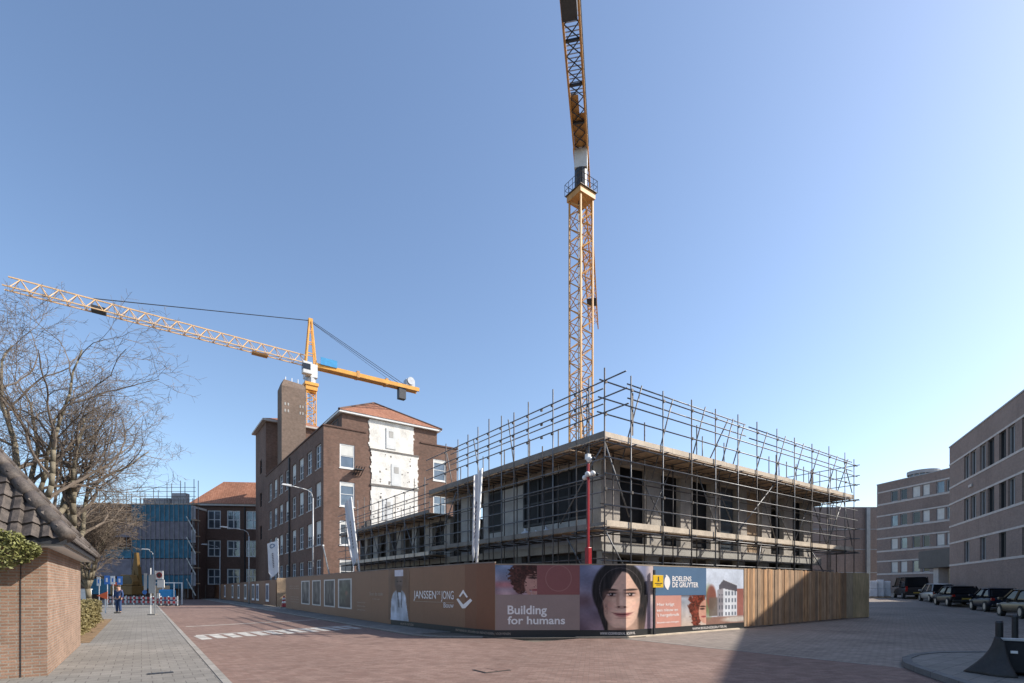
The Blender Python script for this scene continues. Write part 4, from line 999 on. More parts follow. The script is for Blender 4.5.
def portrait(U, V):
    px = 579.7 + U * (653 - 579.7); X_ = (px - 580) * 8.54; Y_ = 45 + V * 565
    c = blurbg(U, V, (.52, .54, .64), (.50, .42, .46), 3, .22)
    c = mixc(c, (.80, .72, .70), sm(X_, 545, 610) * (1 - sm(V, .5, .8)))
    c = mixc(c, (.32, .20, .20), ell(X_, Y_, 20, 350, 90, 55, .6) * .5)
    hair = A3((.135, .125, .13)); strand = vnoise(U * 11 + V * 1.5, V * .8, 12, 8) * .7 + vnoise(U * 3, V * .5, 12, 18) * .55
    hc = base(U, hair) * (.45 + 1.1 * strand)[..., None]
    hm = np.maximum(ell(X_, Y_, 335, 265, 232, 262, .04), 0)
    lw = sm(Y_, 260, 330) * (1 - sm(X_, 235, 262)) * sm(X_, 108 + np.clip(Y_ - 330, 0, 300) * .33, 125 + np.clip(Y_ - 330, 0, 300) * .33)
    rw = sm(Y_, 240, 330) * sm(X_, 470, 490) * (1 - sm(X_, 572 - np.clip(Y_ - 350, 0, 300) * .12, 585 - np.clip(Y_ - 350, 0, 300) * .12))
    hm = np.maximum(hm, np.maximum(lw, rw))
    c = mixc(c, hc, hm)
    c = mixc(c, (.45, .36, .30), rw * sm(Y_, 440, 600) * .7)
    sk = base(U, (.90, .745, .66)); sk = sk * (1.0 - .12 * sm(np.abs(X_ - 355), 60, 160))[..., None]
    c = mixc(c, sk * .82, sm(Y_, 470, 520) * sm(X_, 228, 246) * (1 - sm(X_, 480, 510)))       # neck
    face = np.maximum(ell(X_, Y_, 352, 335, 160, 235, .03), ell(X_, Y_, 350, 430, 148, 170, .04))
    bang = np.where(X_ < 384, 62 + (384 - X_) ** 1.12 * .82, 62 + (X_ - 384) * 1.6)
    c = mixc(c, sk, face * sm(Y_, bang, bang + 16))
    c = mixc(c, (.62, .46, .40), ell(X_, Y_, 350, 606, 80, 14, .5) * .6)                       # under the chin
    c = mixc(c, (.86, .70, .62), ell(X_, Y_, 350, 200, 60, 70, .6) * .5)
    for ex in (268, 430):
        c = mixc(c, (.58, .43, .38), ell(X_, Y_, ex, 292, 58, 34, .5) * .7)
        c = mixc(c, (.74, .66, .64), ell(X_, Y_, ex, 302, 37, 11, .25))
        c = mixc(c, (.16, .11, .10), ell(X_, Y_, ex, 301, 17, 15, .15))
        c = mixc(c, (.10, .07, .07), ell(X_, Y_, ex, 289, 42, 6, .3)); c = mixc(c, (.40, .28, .25), ell(X_, Y_, ex, 314, 36, 4, .4) * .6)
        c = mixc(c, (.20, .15, .14), ell(X_, Y_, ex - (4 if ex < 350 else -4), 258, 56, 9, .3, -.05 if ex > 350 else .05) * .9)
    for ex in (262, 424): c = mixc(c, (.92, .9, .9), ell(X_, Y_, ex, 297, 4.5, 4.5, .4))
    c = mixc(c, (.90, .66, .60), ell(X_, Y_, 250, 400, 42, 34, .7) * .45); c = mixc(c, (.92, .70, .62), ell(X_, Y_, 468, 400, 36, 34, .7) * .45)
    c = mixc(c, (.62, .46, .41), sm(X_, 300, 205) * face * sm(Y_, 250, 330) * .35)
    c = mixc(c, (.64, .48, .42), ell(X_, Y_, 322, 350, 14, 62, .5) * .55); c = mixc(c, (.90, .76, .68), ell(X_, Y_, 352, 340, 13, 70, .5) * .5)
    c = mixc(c, (.55, .38, .34), ell(X_, Y_, 356, 412, 46, 13, .4) * .5); c = mixc(c, (.24, .13, .12), ell(X_, Y_, 331, 408, 11, 6, .3)); c = mixc(c, (.24, .13, .12), ell(X_, Y_, 383, 409, 11, 6, .3))
    Ym = Y_ + ((X_ - 362) / 76) ** 2 * 13; c = mixc(c, (.66, .42, .40), ell(X_, Ym, 362, 478, 74, 18, .3)); c = mixc(c, (.72, .48, .46), ell(X_, Ym, 362, 487, 45, 8, .5) * .6); c = mixc(c, (.32, .14, .15), ell(X_, Ym, 362, 475, 80, 4, .4)); c = mixc(c, (.66, .47, .41), ell(X_, Y_, 362, 506, 55, 8, .5) * .6)
    rr = np.sqrt((X_ - 345) ** 2 + ((Y_ - 255) / 1.05) ** 2); c = mixc(c, (.75, .70, .70), (np.abs(rr - 178) < 3.0) * .28)
    st = (vnoise(U * 9, V * .8, 14, 21) > .72) * sm(Y_, 340, 430) * ((X_ < 235) | (X_ > 505)) * hm
    return mixc(c, (.30, .24, .22), st * .6)
printed('portrait_poster', 579.7, 653, ZB, ZC - .005, portrait, 170, 190)
def curly(U, V):
    c = blurbg(U, V, (.50, .58, .70), (.72, .60, .62), 11, .25)
    c = mixc(c, (.72, .50, .52), ell(U, V, .25, .66, .5, .10, .6))
    n = vnoise(U, V, 26, 4) * .14
    hm = ell(U + n - .07, V + n - .07, .72, .36, .40, .50, .04); hm = np.maximum(hm, ell(U + n - .07, V + n, .62, .70, .22, .34, .05))
    c = mixc(c, base(U, (.27, .16, .14)) * (.6 + .9 * vnoise(U, V, 30, 9))[..., None], hm)
    face = ell(U, V, 1.06, .66, .36, .52, .04) * sm(V, .26 + .1 * vnoise(U, V, 30, 2), .34)
    c = mixc(c, (.74, .56, .51), face); c = mixc(c, (.20, .13, .12), ell(U, V, .90, .43, .12, .03, .3)); c = mixc(c, (.28, .18, .16), ell(U, V, .90, .36, .14, .025, .3))
    return mixc(c, (.55, .25, .28), ell(U, V, 1.0, .84, .13, .035, .3))
printed('face_poster', 495.3, 537, 1.40, ZC - .005, curly, 64, 56)
def flatc(col): return lambda U, V: base(U, col)
i3 = 3
panel('maroon_poster', 3, upx(3, 537.1), upx(3, 579.6), 1.40, ZC - .005, .004, .010, 'maroon')
panel('mauve_poster', 3, .02, upx(3, 579.6), ZB + .003, 1.396, .004, .010, 'mauve')
panel('blue_poster', 4, upx(4, 653.2), upx(4, 706), 1.36, ZC - .005, .004, .010, 'blue_print')
panel('pink_poster', 4, upx(4, 653.2), upx(4, 681), ZB + .003, 1.356, .004, .010, 'pink_print')
def redhair(U, V):
    c = blurbg(U, V, (.60, .64, .70), (.86, .78, .72), 17, .25)
    c = mixc(c, (.25, .22, .24), sm(V, .12, .0) * .6)
    n = vnoise(U, V, 20, 5) * .16
    c = mixc(c, base(U, (.42, .20, .15)) * (.55 + .9 * vnoise(U, V, 26, 3))[..., None], np.maximum(ell(U + n - .08, V + n - .08, .66, .34, .36, .48, .05), ell(U + n - .08, V, .60, .72, .20, .34, .05)))
    c = mixc(c, (.80, .60, .52), ell(U, V, .98, .56, .28, .40, .04)); c = mixc(c, (.22, .13, .12), ell(U, V, .84, .46, .10, .03, .3)); c = mixc(c, (.25, .14, .12), ell(U, V, .86, .38, .12, .025, .3))
    return mixc(c, (.60, .28, .28), ell(U, V, .90, .72, .10, .03, .3))
printed('face_poster', 681.2, 706, ZB + .003, 1.356, redhair, 48, 54)
def newbuild(U, V):
    c = base(U, (.83, .86, .91)) * (1 - .04 * V)[..., None]
    c = mixc(c, (.58, .45, .40), sm(V, .86, .88)); c = mixc(c, (.80, .76, .72), ell(U, V, .8, .93, .35, .05, .3))
    c = mixc(c, (.50, .54, .40), ell(U, V, .06, .60, .12, .28, .3)); c = mixc(c, (.55, .35, .30), ell(U, V, .14, .52, .13, .22, .15)); c = mixc(c, (.45, .40, .36), (U < .30) * sm(V, .50, .54) * (V < .86) * (U > .07) * .9)
    c = mixc(c, (.62, .40, .36), (U > .82) * (V > .36) * (V < .87)); 
    fl_ = (U > .30) & (U < .46) & (V > .30 + (.46 - U) * .55) & (V < .87); c = mixc(c, (.60, .58, .60), fl_ * 1.0)
    fr_ = (U >= .46) & (U < .83) & (V > .19 + (U - .46) * .28) & (V < .87 - (U - .46) * .0); c = mixc(c, (.86, .87, .89), fr_ * 1.0)
    rf = (U > .34) & (U < .83) & (V < .36 + np.abs(U - .46) * .15) & (V > .20 + np.where(U < .46, (.46 - U) * .9, (U - .46) * .28)); c = mixc(c, (.36, .35, .38), rf * 1.0)
    gx = ((U - .49) / .085) % 1.0; gy = ((V - .40) / .125) % 1.0
    c = mixc(c, (.40, .43, .48), ((U > .49) & (U < .81) & (V > .40) & (V < .86) & (gx > .2) & (gx < .75) & (gy > .12) & (gy < .72)) * .9)
    gx2 = ((U - .32) / .07) % 1.0; return mixc(c, (.33, .34, .38), ((U > .32) & (U < .45) & (V > .46) & (V < .86) & (gx2 > .3) & (gx2 < .8) & (gy > .15) & (gy < .72)) * .8)
printed('building_poster', 706.1, 743.3, ZB + .003, ZC - .005, newbuild, 90, 80)
def craftsman(U, V):
    c = base(U, (.465, .355, .285)) * (.97 + .06 * vnoise(U, V, 3, 2))[..., None]
    body = (V > .42) & (np.abs(U - .50) < (.22 + (V - .42) * .62)) ; sh = sm(V, .40, .50)
    bm_ = np.clip(ell(U, V, .50, .60, .34, .20, .06) + ((V > .58) & (U > .14 - (V - .58) * .1) & (U < .82 + (V - .58) * .35)), 0, 1)
    shirt = base(U, (.74, .77, .82)) * (.74 + .4 * vnoise(U, V, 9, 6))[..., None]
    c = mixc(c, shirt, bm_)
    c = mixc(c, (.30, .31, .34), ((np.abs(U - .44 - (V - .5) * .25) < .03) | (np.abs(U - .62 - (V - .5) * .05) < .02)) * (V > .44) * (V < .75) * .8)
    c = mixc(c, (.34, .285, .27), (np.abs(U - .5) < .12) * (V > .30) * (V < .46)); c = mixc(c, (.44, .37, .35), ell(U, V, .50, .24, .185, .155, .06)); c = mixc(c, (.30, .26, .25), ell(U, V, .38, .26, .07, .12, .5) * .7)
    c = mixc(c, (.30, .23, .21), ell(U, V, .50, .35, .13, .05, .3) * .7); c = mixc(c, (.2, .16, .15), ell(U, V, .43, .24, .05, .012, .3)); c = mixc(c, (.2, .16, .15), ell(U, V, .58, .24, .05, .012, .3))
    return mixc(c, (.80, .79, .83), (np.abs(U - .50) < .20) * (V > .015) * (V < .135) * 1.0)
printed('worker_poster', 388.6, 409.5, ZB + .003, ZT - .01, craftsman, 60, 90)
for q, (a, b, f0, f1) in enumerate(((301.3, 309.7, .28, .62), (312.2, 320.8, .3, .45), (324, 335, .3, .5), (338, 351.8, .34, .55))):
    def pic(U, V, q=q):
        n = vnoise(U * (3 if q < 3 else 1), V * (.6 if q < 3 else 1), 8, 30 + q); c = base(U, (.34, .33, .33)) * (.55 + .9 * n)[..., None]
        c = mixc(c, (.62, .60, .56), ell(U, V, .45, .25, .16, .25, .5) * (.8 if q == 0 else .35)); c = mixc(c, (.18, .18, .22), sm(V, .8, .9) * .7)
        if q == 3: c = mixc(c, (.36, .40, .33), ell(U, V, .5, .5, .5, .4, .5) * .5); c = mixc(c, (.55, .38, .33), ell(U, V, .62, .48, .1, .08, .3) * .7); c = mixc(c, (.28, .24, .22), ell(U, V, .75, .75, .25, .2, .4) * .8)
        edge_ = (U < .09) | (U > .91) | (V < .05) | (V > .95)
        return mixc(c, (.80, .79, .78), edge_ * 1.0)
    printed('picture_poster', a, b, .52, 2.13, pic, 40, 56)
# lettering
def textmesh(body):
    cu = bpy.data.curves.new('lettering', 'FONT'); cu.body = body; cu.size = 1; cu.resolution_u = 4
    return cu
def lettering(body, i, u, z, width, capz, m, root=None, bold=0, off=.016, name='lettering', hp=None):
    cu = textmesh(body); cu.offset = bold
    o = bpy.data.objects.new('lettering', cu); COL.objects.link(o)
    dg = bpy.context.evaluated_depsgraph_get(); dg.update(); me = bpy.data.meshes.new_from_object(o.evaluated_get(dg))
    vs = [v.co.copy() for v in me.vertices]; fs = [tuple(p.vertices) for p in me.polygons]
    bpy.data.objects.remove(o); bpy.data.curves.remove(cu); bpy.data.meshes.remove(me)
    x0 = min(v.x for v in vs); x1 = max(v.x for v in vs); d, n = seg(i) if hp is None else hp[1:]; O = HP[i] if hp is None else hp[0]
    sx = width / (x1 - x0); sz = capz / .70
    mb = MB(); mb.add([(O[0] + d[0] * (u + (v.x - x0) * sx) + n[0] * off, O[1] + d[1] * (u + (v.x - x0) * sx) + n[1] * off, z + v.y * sz) for v in vs], fs)
    return mb.build(name, m, root or HO, W=True)
def zpx(y, px): k_, i, p = onpath(px); Zc = SY * p[0] + CY * p[1]; return EYE + (HZ - y) * Zc / FPX
u0 = upx(3, 507.6); lettering('Building', 3, u0, zpx(614.0, 525), upx(3, 546.8) - u0, .275, 'white_print', bold=.022)
lettering('for humans', 3, u0, zpx(624.0, 535), upx(3, 565) - u0, .25, 'white_print', bold=.022)
ua = upx(1, 414); ub = upx(1, 436.3); uc = upx(1, 441.5); ud = upx(1, 454)
zb_ = zpx(598.6, 430)
lettering('JANSSEN', 1, ua, zb_, ub - ua, .30, 'white_print', bold=.006)
lettering('DE', 1, ub + .06, zb_ + .16, uc - ub - .12, .13, 'white_print'); 
lettering('JONG', 1, uc, zb_, ud - uc, .30, 'white_print', bold=.006)
panel('rule_line', 1, ua, ud, zb_ - .13, zb_ - .118, .012, .016, 'pale_print')
lettering('Bouw', 1, upx(1, 444), zpx(607.7, 449), ud - upx(1, 444), .19, 'white_print')
# chevron logo
m = MB(); d1, n1 = seg(1)
def chev(pts):
    vs = []
    for px, y in pts:
        u = upx(1, px); vs.append((HP[1][0] + d1[0] * u + n1[0] * .014, HP[1][1] + d1[1] * u + n1[1] * .014, zpx(y, min(px, 472))))
    return vs
q = chev([(459.2, 596.2), (463.5, 589.6), (468.3, 597.0), (466.9, 597.8), (463.5, 593.0), (460.5, 597.2)]); m.add(q, [(0, 1, 4, 5), (1, 2, 3, 4)])
q = chev([(456.8, 599.3), (458.4, 598.2), (463.6, 604.6), (470.6, 598.5), (472.6, 600.6), (465.6, 608.2), (462.4, 608.4)]); m.add(q, [(0, 1, 2, 6), (2, 5, 6), (2, 3, 4, 5)])
m.build('chevron_logo', 'white_print', HO, W=True)
# ring on the maroon poster
m = MB(); d3, n3 = seg(3); uc_ = upx(3, 558.5); zc_ = 1.93
for k in range(48):
    a, b = 2 * math.pi * k / 48, 2 * math.pi * (k + 1) / 48
    m.add([(HP[3][0] + d3[0] * (uc_ + r_ * math.cos(t_)) + n3[0] * .014, HP[3][1] + d3[1] * (uc_ + r_ * math.cos(t_)) + n3[1] * .014, zc_ + r_ * math.sin(t_)) for r_, t_ in ((.40, a), (.43, a), (.43, b), (.40, b))], [(0, 1, 2, 3)])
m.build('ring_print', 'ring_print', HO, W=True)
uB = upx(4, 672); lettering('BOELENS', 4, uB, zpx(581.2, 680), upx(4, 691) - uB, .175, 'white_print', bold=.022)
lettering('DE GRUYTER', 4, uB, zpx(587.2, 684), upx(4, 698) - uB, .175, 'white_print', bold=.022)
# leaf logo
m = MB(); d4, n4 = seg(4); uc_ = upx(4, 666.9); zc_ = zpx(582.3, 667); pts = []
for k in range(28):
    t_ = 2 * math.pi * k / 28; xx = math.cos(t_) * .155; zz = math.sin(t_) * .22
    if abs(math.sin(t_)) > .93: xx += .05 * (1 if math.sin(t_) > 0 else -.6) * -1; zz *= 1.18
    pts.append((HP[4][0] + d4[0] * (uc_ + xx) + n4[0] * .016, HP[4][1] + d4[1] * (uc_ + xx) + n4[1] * .016, zc_ + zz))
m.add(pts, [tuple(range(28))]); m.build('leaf_logo', 'white_print', HO, W=True)
up_ = upx(4, 656.5)
for body, y, pe in (('Hier krijgt', 605.6, 674), ('een nieuw en', 611.2, 677.5), ("'t hergebruik", 616.2, 679), ('bouwen-aan-morgen', 622.9, 678.5)):
    lettering(body, 4, up_, zpx(y, 667), upx(4, pe) - up_, .10 if y < 620 else .065, 'white_print', bold=.01)
lettering('WWW.VOORMENSEN.NL', 3, upx(3, 600), .10, L3 - upx(3, 600) - .02, .085, 'white_print', off=.018); lettering('BOUW.NL', 4, .02, .10, upx(4, 634.8) - .02, .085, 'white_print', off=.018)
lettering('WWW.BOELENSDEGRUYTER.NL', 4, upx(4, 692), .10, upx(4, 726.5) - upx(4, 692), .085, 'white_print', off=.018)
lettering('ONTWIKKELEN | BOUWEN', 1, upx(1, 456), .10, L1 - upx(1, 456) - .03, .075, 'pale_print', off=.018)
lettering('EN RENOVEREN', 2, .02, .10, seglen(2) - .04, .075, 'pale_print', off=.018); lettering('VOOR MENSEN', 3, .02, .10, upx(3, 510.5) - .02, .075, 'pale_print', off=.018)
lettering('BOUW EN VASTGOED', 1, upx(1, 401), .10, upx(1, 414) - upx(1, 401), .075, 'pale_print', off=.018)
for a, b, y in ((290, 299, 586.5), (290, 299, 588.8), (291, 299, 597.3), (291, 299, 599.6), (291, 299, 602.2), (357.5, 365.5, 603), (357.5, 365.5, 606.6), (357.5, 365.5, 610.4)):
    lettering('bouwen voor mensen', 0, upx(0, a), zpx(y, (a + b) / 2), upx(0, b) - upx(0, a), .07, 'pale_print')
lettering('Scan de code', 0, upx(0, 370), zpx(595.5, 376), upx(0, 383) - upx(0, 370), .17, 'pale_print'); lettering('en doe mee', 0, upx(0, 372.5), zpx(599.6, 376), upx(0, 380) - upx(0, 372.5), .06, 'pale_print')

# timber fence continuing the hoarding
random.seed(5)
FE = [(19.55, 11.15), (29.6, 11.35), (32.0, 11.15)]
TF = thing('timber_fence', 'natural vertical board fence continuing right of the posters', 'fence', (19.55, 11.15, 0))
l = math.hypot(FE[1][0] - FE[0][0], FE[1][1] - FE[0][1]); d = ((FE[1][0] - FE[0][0]) / l, (FE[1][1] - FE[0][1]) / l); n = (d[1], -d[0])
u = 0; cur = MB(); start = 0
while u < l - .02:
    wd = min(random.choice([.14, .18, .2, .2]), l - u); tone = random.uniform(.62, 1.2); gr = random.uniform(0, .5)
    cc = tuple(np.array((.52, .30, .155)) * tone * (1 - gr) + np.array((.34, .30, .24)) * tone * gr)
    w1 = random.choice([0, .02]) + random.uniform(0, .004)
    cur.slab(FE[0], d, n, u + .004, u + wd - .004, w1 - .025, w1, .06 + random.uniform(0, .02), 2.42 + random.uniform(-.025, .02), cc); u += wd
    if u - start > 2.4 or u >= l - .02: cur.build('fence_panel', 'wood', TF, W=True); cur = MB(); start = u
for z in (.45, 1.25, 2.1): MB().slab(FE[0], d, n, 0, l, -.11, -.04, z, z + .09).build('rail', 'toe_grey', TF, W=True)
for k in range(5): MB().slab(FE[0], d, n, k * 2.45, k * 2.45 + .1, -.21, -.112, 0, 2.3).build('post', 'toe_grey', TF, W=True)
PF = thing('plywood_fence', 'pale olive plywood panels at the right end of the timber fence', 'fence', (29.62, 11.35, 0))
l2 = math.hypot(FE[2][0] - FE[1][0], FE[2][1] - FE[1][1]); d2 = ((FE[2][0] - FE[1][0]) / l2, (FE[2][1] - FE[1][1]) / l2); n2 = (d2[1], -d2[0])
for a, b, ca in ((0, .7, (.42, .33, .22)), (.7, 1.55, (.50, .385, .22)), (1.55, l2, (.55, .42, .24))):
    m = MB(); uu = a
    while uu < b - .01:
        wd = min(.3, b - uu); m.slab(FE[1], d2, n2, uu + .003, uu + wd - .003, -.02, random.uniform(0, .004), .06, 2.42, tuple(np.array(ca) * random.uniform(.9, 1.08))); uu += wd
    m.build('fence_panel', 'wood', PF, W=True)
MB().slab(FE[1], d2, n2, l2 - .1, l2, -.13, -.03, 0, 2.4).build('post', 'toe_grey', PF, W=True)
# return side of the ply fence
MB().slab(FE[2], (0, 1), (1, 0), .0, 6, -.02, 0, .06, 2.42).build('side_panel', 'grey_brown_ply', PF, W=True)

# far hoarding along the street with an open end panel
FH = thing('street_hoarding', 'brown picture hoarding along the far street before the orange roofed building', 'hoarding', (9.3, 47, 0))
y = 47.2; k = 0
while y < 92:
    MB().box(9.3, 9.34, y, y + 2.42, .1, 2.35 - .004 * (y - 47)).build('panel', 'redbrown' if k % 3 == 1 else 'brown', FH, W=True)
    if k in (1, 3, 4, 6, 8, 10, 13): 
        MB().box(9.285, 9.298, y + .5, y + 1.9, .4, 2.05).build('picture', 'white_print', FH, W=True); MB().box(9.275, 9.284, y + .65, y + 1.75, .6, 1.9).build('picture', 'net_grey' if k % 2 else 'concrete_dark', FH, W=True)
    y += 2.44; k += 1
MB().box(9.34, 11.2, 47.0, 47.05, .1, 2.5).build('end_panel', 'ply', FH, W=True)
for y in (47.3, 60, 72, 84): MB().box(9.36, 9.46, y, y + .1, 0, 2.3).build('post', 'toe_grey', FH, W=True)
MB().box(8.0, 8.04, 92, 92.1, 0, 2.2).build('post', 'toe_grey', FH, W=True)
MB().box(2.2, 9.2, 94, 94.06, .1, 2.2).build('end_panel', 'redbrown', FH, W=True)
for k, p in enumerate(((9.7, 45.9), (10.1, 46.3), (9.5, 45.3))):
    if k == 0:
        cone = thing('traffic_cone', 'red and white traffic cone in the gap between the two brown hoardings', 'traffic cone', (*p, .045), 0, 'cones in the hoarding gap')
        MB().tube((0, 0, .05), (0, 0, .95), .16, 10, .03).build('cone', 'barrier_red', cone); MB().box(-.24, .24, -.24, .24, 0, .05).build('foot', 'rubber', cone)
        b_ = MB(); b_.tube((0, 0, .35), (0, 0, .5), .124, 10, .10); b_.tube((0, 0, .65), (0, 0, .78), .082, 10, .064); b_.build('band', 'white', cone)
    else: dup(cone, (*p, .045))

# ------------------------------------------------------------------ yellow sign, red camera mast
k_, i_, p_ = onpath(652.5); dd, nn = seg(i_)
YS = thing('warning_sign', 'yellow notice on a dark post in front of the woman poster', 'sign', (p_[0] + nn[0] * .15, p_[1] + nn[1] * .15, 0), math.atan2(dd[1], dd[0]))
MB().box(-.07, .0, .02, .08, 0.02, 2.22).build('post', 'steel_dark', YS)
MB().box(-.16, .36, -.015, .018, 1.63, 2.05).build('board', 'yellow_sign', YS, bevel=.006)
m = MB(); m.box(.08, .13, -.02, -.0165, 1.87, 2.0); m.box(-.08, .3, -.02, -.0165, 1.76, 1.785); m.box(.0, .22, -.02, -.0165, 1.71, 1.73); m.box(.05, .16, -.02, -.0165, 1.84, 1.865); m.build('pictogram', 'steel_dark', YS)
x, y = at(588.3, 17.4)
RM = thing('camera_mast', 'red surveillance mast with white camera heads behind the posters', 'mast', (x, y, 0))
MB().box(-.17, .17, -.17, .17, 0, .5).build('base', 'red', RM); MB().box(-.085, .085, -.085, .085, .5, 3.0).build('lower_tube', 'red', RM, bevel=.02); MB().box(-.035, .035, -.035, .035, 3.0, 5.85).build('upper_tube', 'red', RM, bevel=.01)
m = MB(); m.ball((-.0, -.05, 5.98), .10, .11, .11); m.box(-.09, .06, -.07, .07, 5.98, 6.16); m.build('camera_head', 'white', RM, smooth=False)
m = MB(); m.ball((-.13, -.1, 5.45), .095); m.ball((.09, -.12, 5.5), .10); m.ball((-.05, .12, 5.38), .09); m.bar((-.13, -.1, 5.42), (.09, -.12, 5.42), .04, .04); m.build('camera_head', 'white', RM, smooth=True)
m = MB(); m.ball((.06, -.19, 5.98), .07); m.ball((.14, -.27, 5.45), .06); m.build('lens', 'glass_dark', RM, smooth=True)

# ------------------------------------------------------------------ tower cranes
def mast_section(mb_leg, mb_br, s, z0, h, flip):
    q = s / 2; C4 = [(-q, -q), (q, -q), (q, q), (-q, q)]
    for x, y in C4: mb_leg.box(x - .065, x + .065, y - .065, y + .065, z0, z0 + h)
    n = 3
    for f in range(4):
        a, b = C4[f], C4[(f + 1) % 4]
        for k in range(n):
            za, zb2 = z0 + h * k / n, z0 + h * (k + 1) / n; p, r_ = (a, b) if (k + flip) % 2 == 0 else (b, a)
            mb_br.tube((*p, za), (*r_, zb2), .05, 4)
            mb_br.tube((*a, za), (*b, za), .045, 4)
def build_mast(root, s, z0, z1, m_leg, m_br):
    n = round((z1 - z0) / 3.4); h = (z1 - z0) / n; proto = None
    for k in range(n):
        a, b = MB(), MB(); mast_section(a, b, s, z0 + k * h, h, k % 2)
        o = a.build('mast_section', m_leg, root); b.build('lattice', m_br, o)
    l = MB(); l.box(-.2, -.14, q_ := .1, .16, z0, z1); l.box(.14, .2, .1, .16, z0, z1)
    k = z0
    while k < z1: l.box(-.2, .2, .11, .15, k, k + .04); k += .5
    l.build('ladder', 'steel_dark', root)
x, y = at(581, 44.8)
K = thing('tower_crane', 'tall yellow flat top crane standing behind the concrete building, jib overhead', 'crane', (x, y, 0))
build_mast(K, 1.42, .3, 35.5, 'crane_mast', 'crane_mast')
MB().box(-2.2, 2.2, -2.2, 2.2, 0, .3).build('foundation', 'concrete', K)
m = MB(); m.box(-.88, .88, -.88, .88, 35.5, 36.0); m.box(-.7, .7, -.7, .7, 36.0, 36.4); m.build('collar', 'crane_ochre', K)
m = MB(); q_ = 1.0; m.box(-q_, q_, -q_, q_, 36.03, 36.07)
for a, b in (((-q_, -q_), (q_, -q_)), ((q_, -q_), (q_, q_)), ((q_, q_), (-q_, q_)), ((-q_, q_), (-q_, -q_))):
    for z in (36.55, 37.05): m.tube((*a, z), (*b, z), .028, 4)
    for k in range(4): t_ = k / 4; p = (a[0] + (b[0] - a[0]) * t_, a[1] + (b[1] - a[1]) * t_); m.tube((*p, 36.05), (*p, 37.05), .028, 4)
m.build('walkway', 'tube_rust', K)
m = MB(); m.tube((0, 0, 36.4), (0, 0, 38.1), .56, 14); m.build('slewing_ring', 'steel_dark', K)
# upper works, turned with the jib
pa, pb = at(581, 44.8), at(569.5, 33.0); jd = Vector((pb[0] - pa[0], pb[1] - pa[1], 0)).normalized(); jn = Vector((jd.y, -jd.x, 0))
def J(u, v, z): p = jd * u + jn * v; return (p.x, p.y, z)
def jbox(mb, u0, u1, v0, v1, z0, z1): mb.slab((0, 0), (jd.x, jd.y), (jn.x, jn.y), u0, u1, v0, v1, z0, z1)
m = MB(); jbox(m, -.5, .52, -.55, .55, 38.1, 39.8); m.build('tower_head', 'cab_white', K)
m = MB(); jbox(m, -.4, 1.2, -2.0, -.75, 37.0, 39.1) if False else None
jz = 39.62
m = MB()
for v in (-.56, .56): m.bar(J(-2, v, jz + .1), J(13.6, v, jz + .1), .15, .24)
cj = m.build('counter_jib', 'crane_ochre', K)
m = MB()
for k in range(5):
    u = -.2 + k * 3.2; m.bar(J(u, -.5, jz + .08), J(u, .5, jz + .08), .14, .16)
    if k < 4:
        for q in range(3):
            ua_, ub_ = u + q * 1.067, u + (q + 1) * 1.067; m.tube(J(ua_, -.5, jz + .1), J(ub_, .5, jz + .1), .045, 4); m.tube(J(ua_, .5, jz + .1), J(ub_, -.5, jz + .1), .045, 4)
m.build('cross_member', 'steel_dark', cj)
m = MB(); jbox(m, .2, 3.6, -.48, .48, jz + .24, jz + .28); jbox(m, 3.6, 5.2, -.1, .48, jz + .24, jz + .28); m.build('deck', 'crane_ochre', cj)
m = MB()
for k in range(24): jbox(m, 5.3 + k * .3, 5.36 + k * .3, -.48, .48, jz + .24, jz + .28)
m.build('deck_grating', 'steel', cj)
m = MB()
for v in (-.63, .63):
    for z in (.8, 1.3): m.tube(J(-.5, v, jz + z), J(13.4, v, jz + z), .03, 4)
    for k in range(8): m.tube(J(k * 1.8, v, jz + .1), J(k * 1.8, v, jz + 1.3), .03, 4)
m.build('handrail', 'steel_dark', cj)
m = MB(); jbox(m, 11.7, 13.4, -.5, .5, jz - 1.1, jz + .9); m.build('ballast', 'steel_dark', K)
m = MB(); jbox(m, 13.0, 13.9, -.6, .6, jz - .2, jz + 1.6); m.build('ballast_frame', 'crane_yellow', K)
m = MB(); jbox(m, 2.0, 4.4, .1, .6, jz + .3, jz + 1.3); m.build('winch', 'steel_dark', K)
m = MB(); m.bar(J(1.6, -.5, jz + .2), J(1.6, -.5, jz + 1.6), .2, .2); m.build('support', 'crane_yellow', K)
# main jib pointing away
m = MB(); lc_ = MB(); LJ = 31
for v in (-.6, .6): m.bar(J(.5, v, jz + .1), J(-LJ, v, jz + .1), .14, .14)
m.bar(J(.5, 0, jz + 1.5), J(-LJ + 1, 0, jz + 1.5), .14, .14)
for k in range(19):
    u = -k * 1.6
    for v in (-.6, .6): lc_.tube(J(u, v, jz + .1), J(u - .8, 0, jz + 1.5), .04, 4); lc_.tube(J(u - .8, 0, jz + 1.5), J(u - 1.6, v, jz + .1), .04, 4)
    lc_.tube(J(u, -.6, jz + .1), J(u, .6, jz + .1), .04, 4); lc_.tube(J(u, -.6, jz + .1), J(u - 1.6, .6, jz + .1), .035, 4)
mj = m.build('main_jib', 'crane_yellow', K); lc_.build('lattice', 'crane_yellow', mj)
m = MB(); jbox(m, -24, -22.6, -.6, .6, jz - .35, jz - .05); m.build('trolley', 'steel_dark', K)
m = MB(); jbox(m, -1.6, -.6, -.45, .45, 37.2, 38.9); m.build('cab', 'steel_dark', K, bevel=.05)

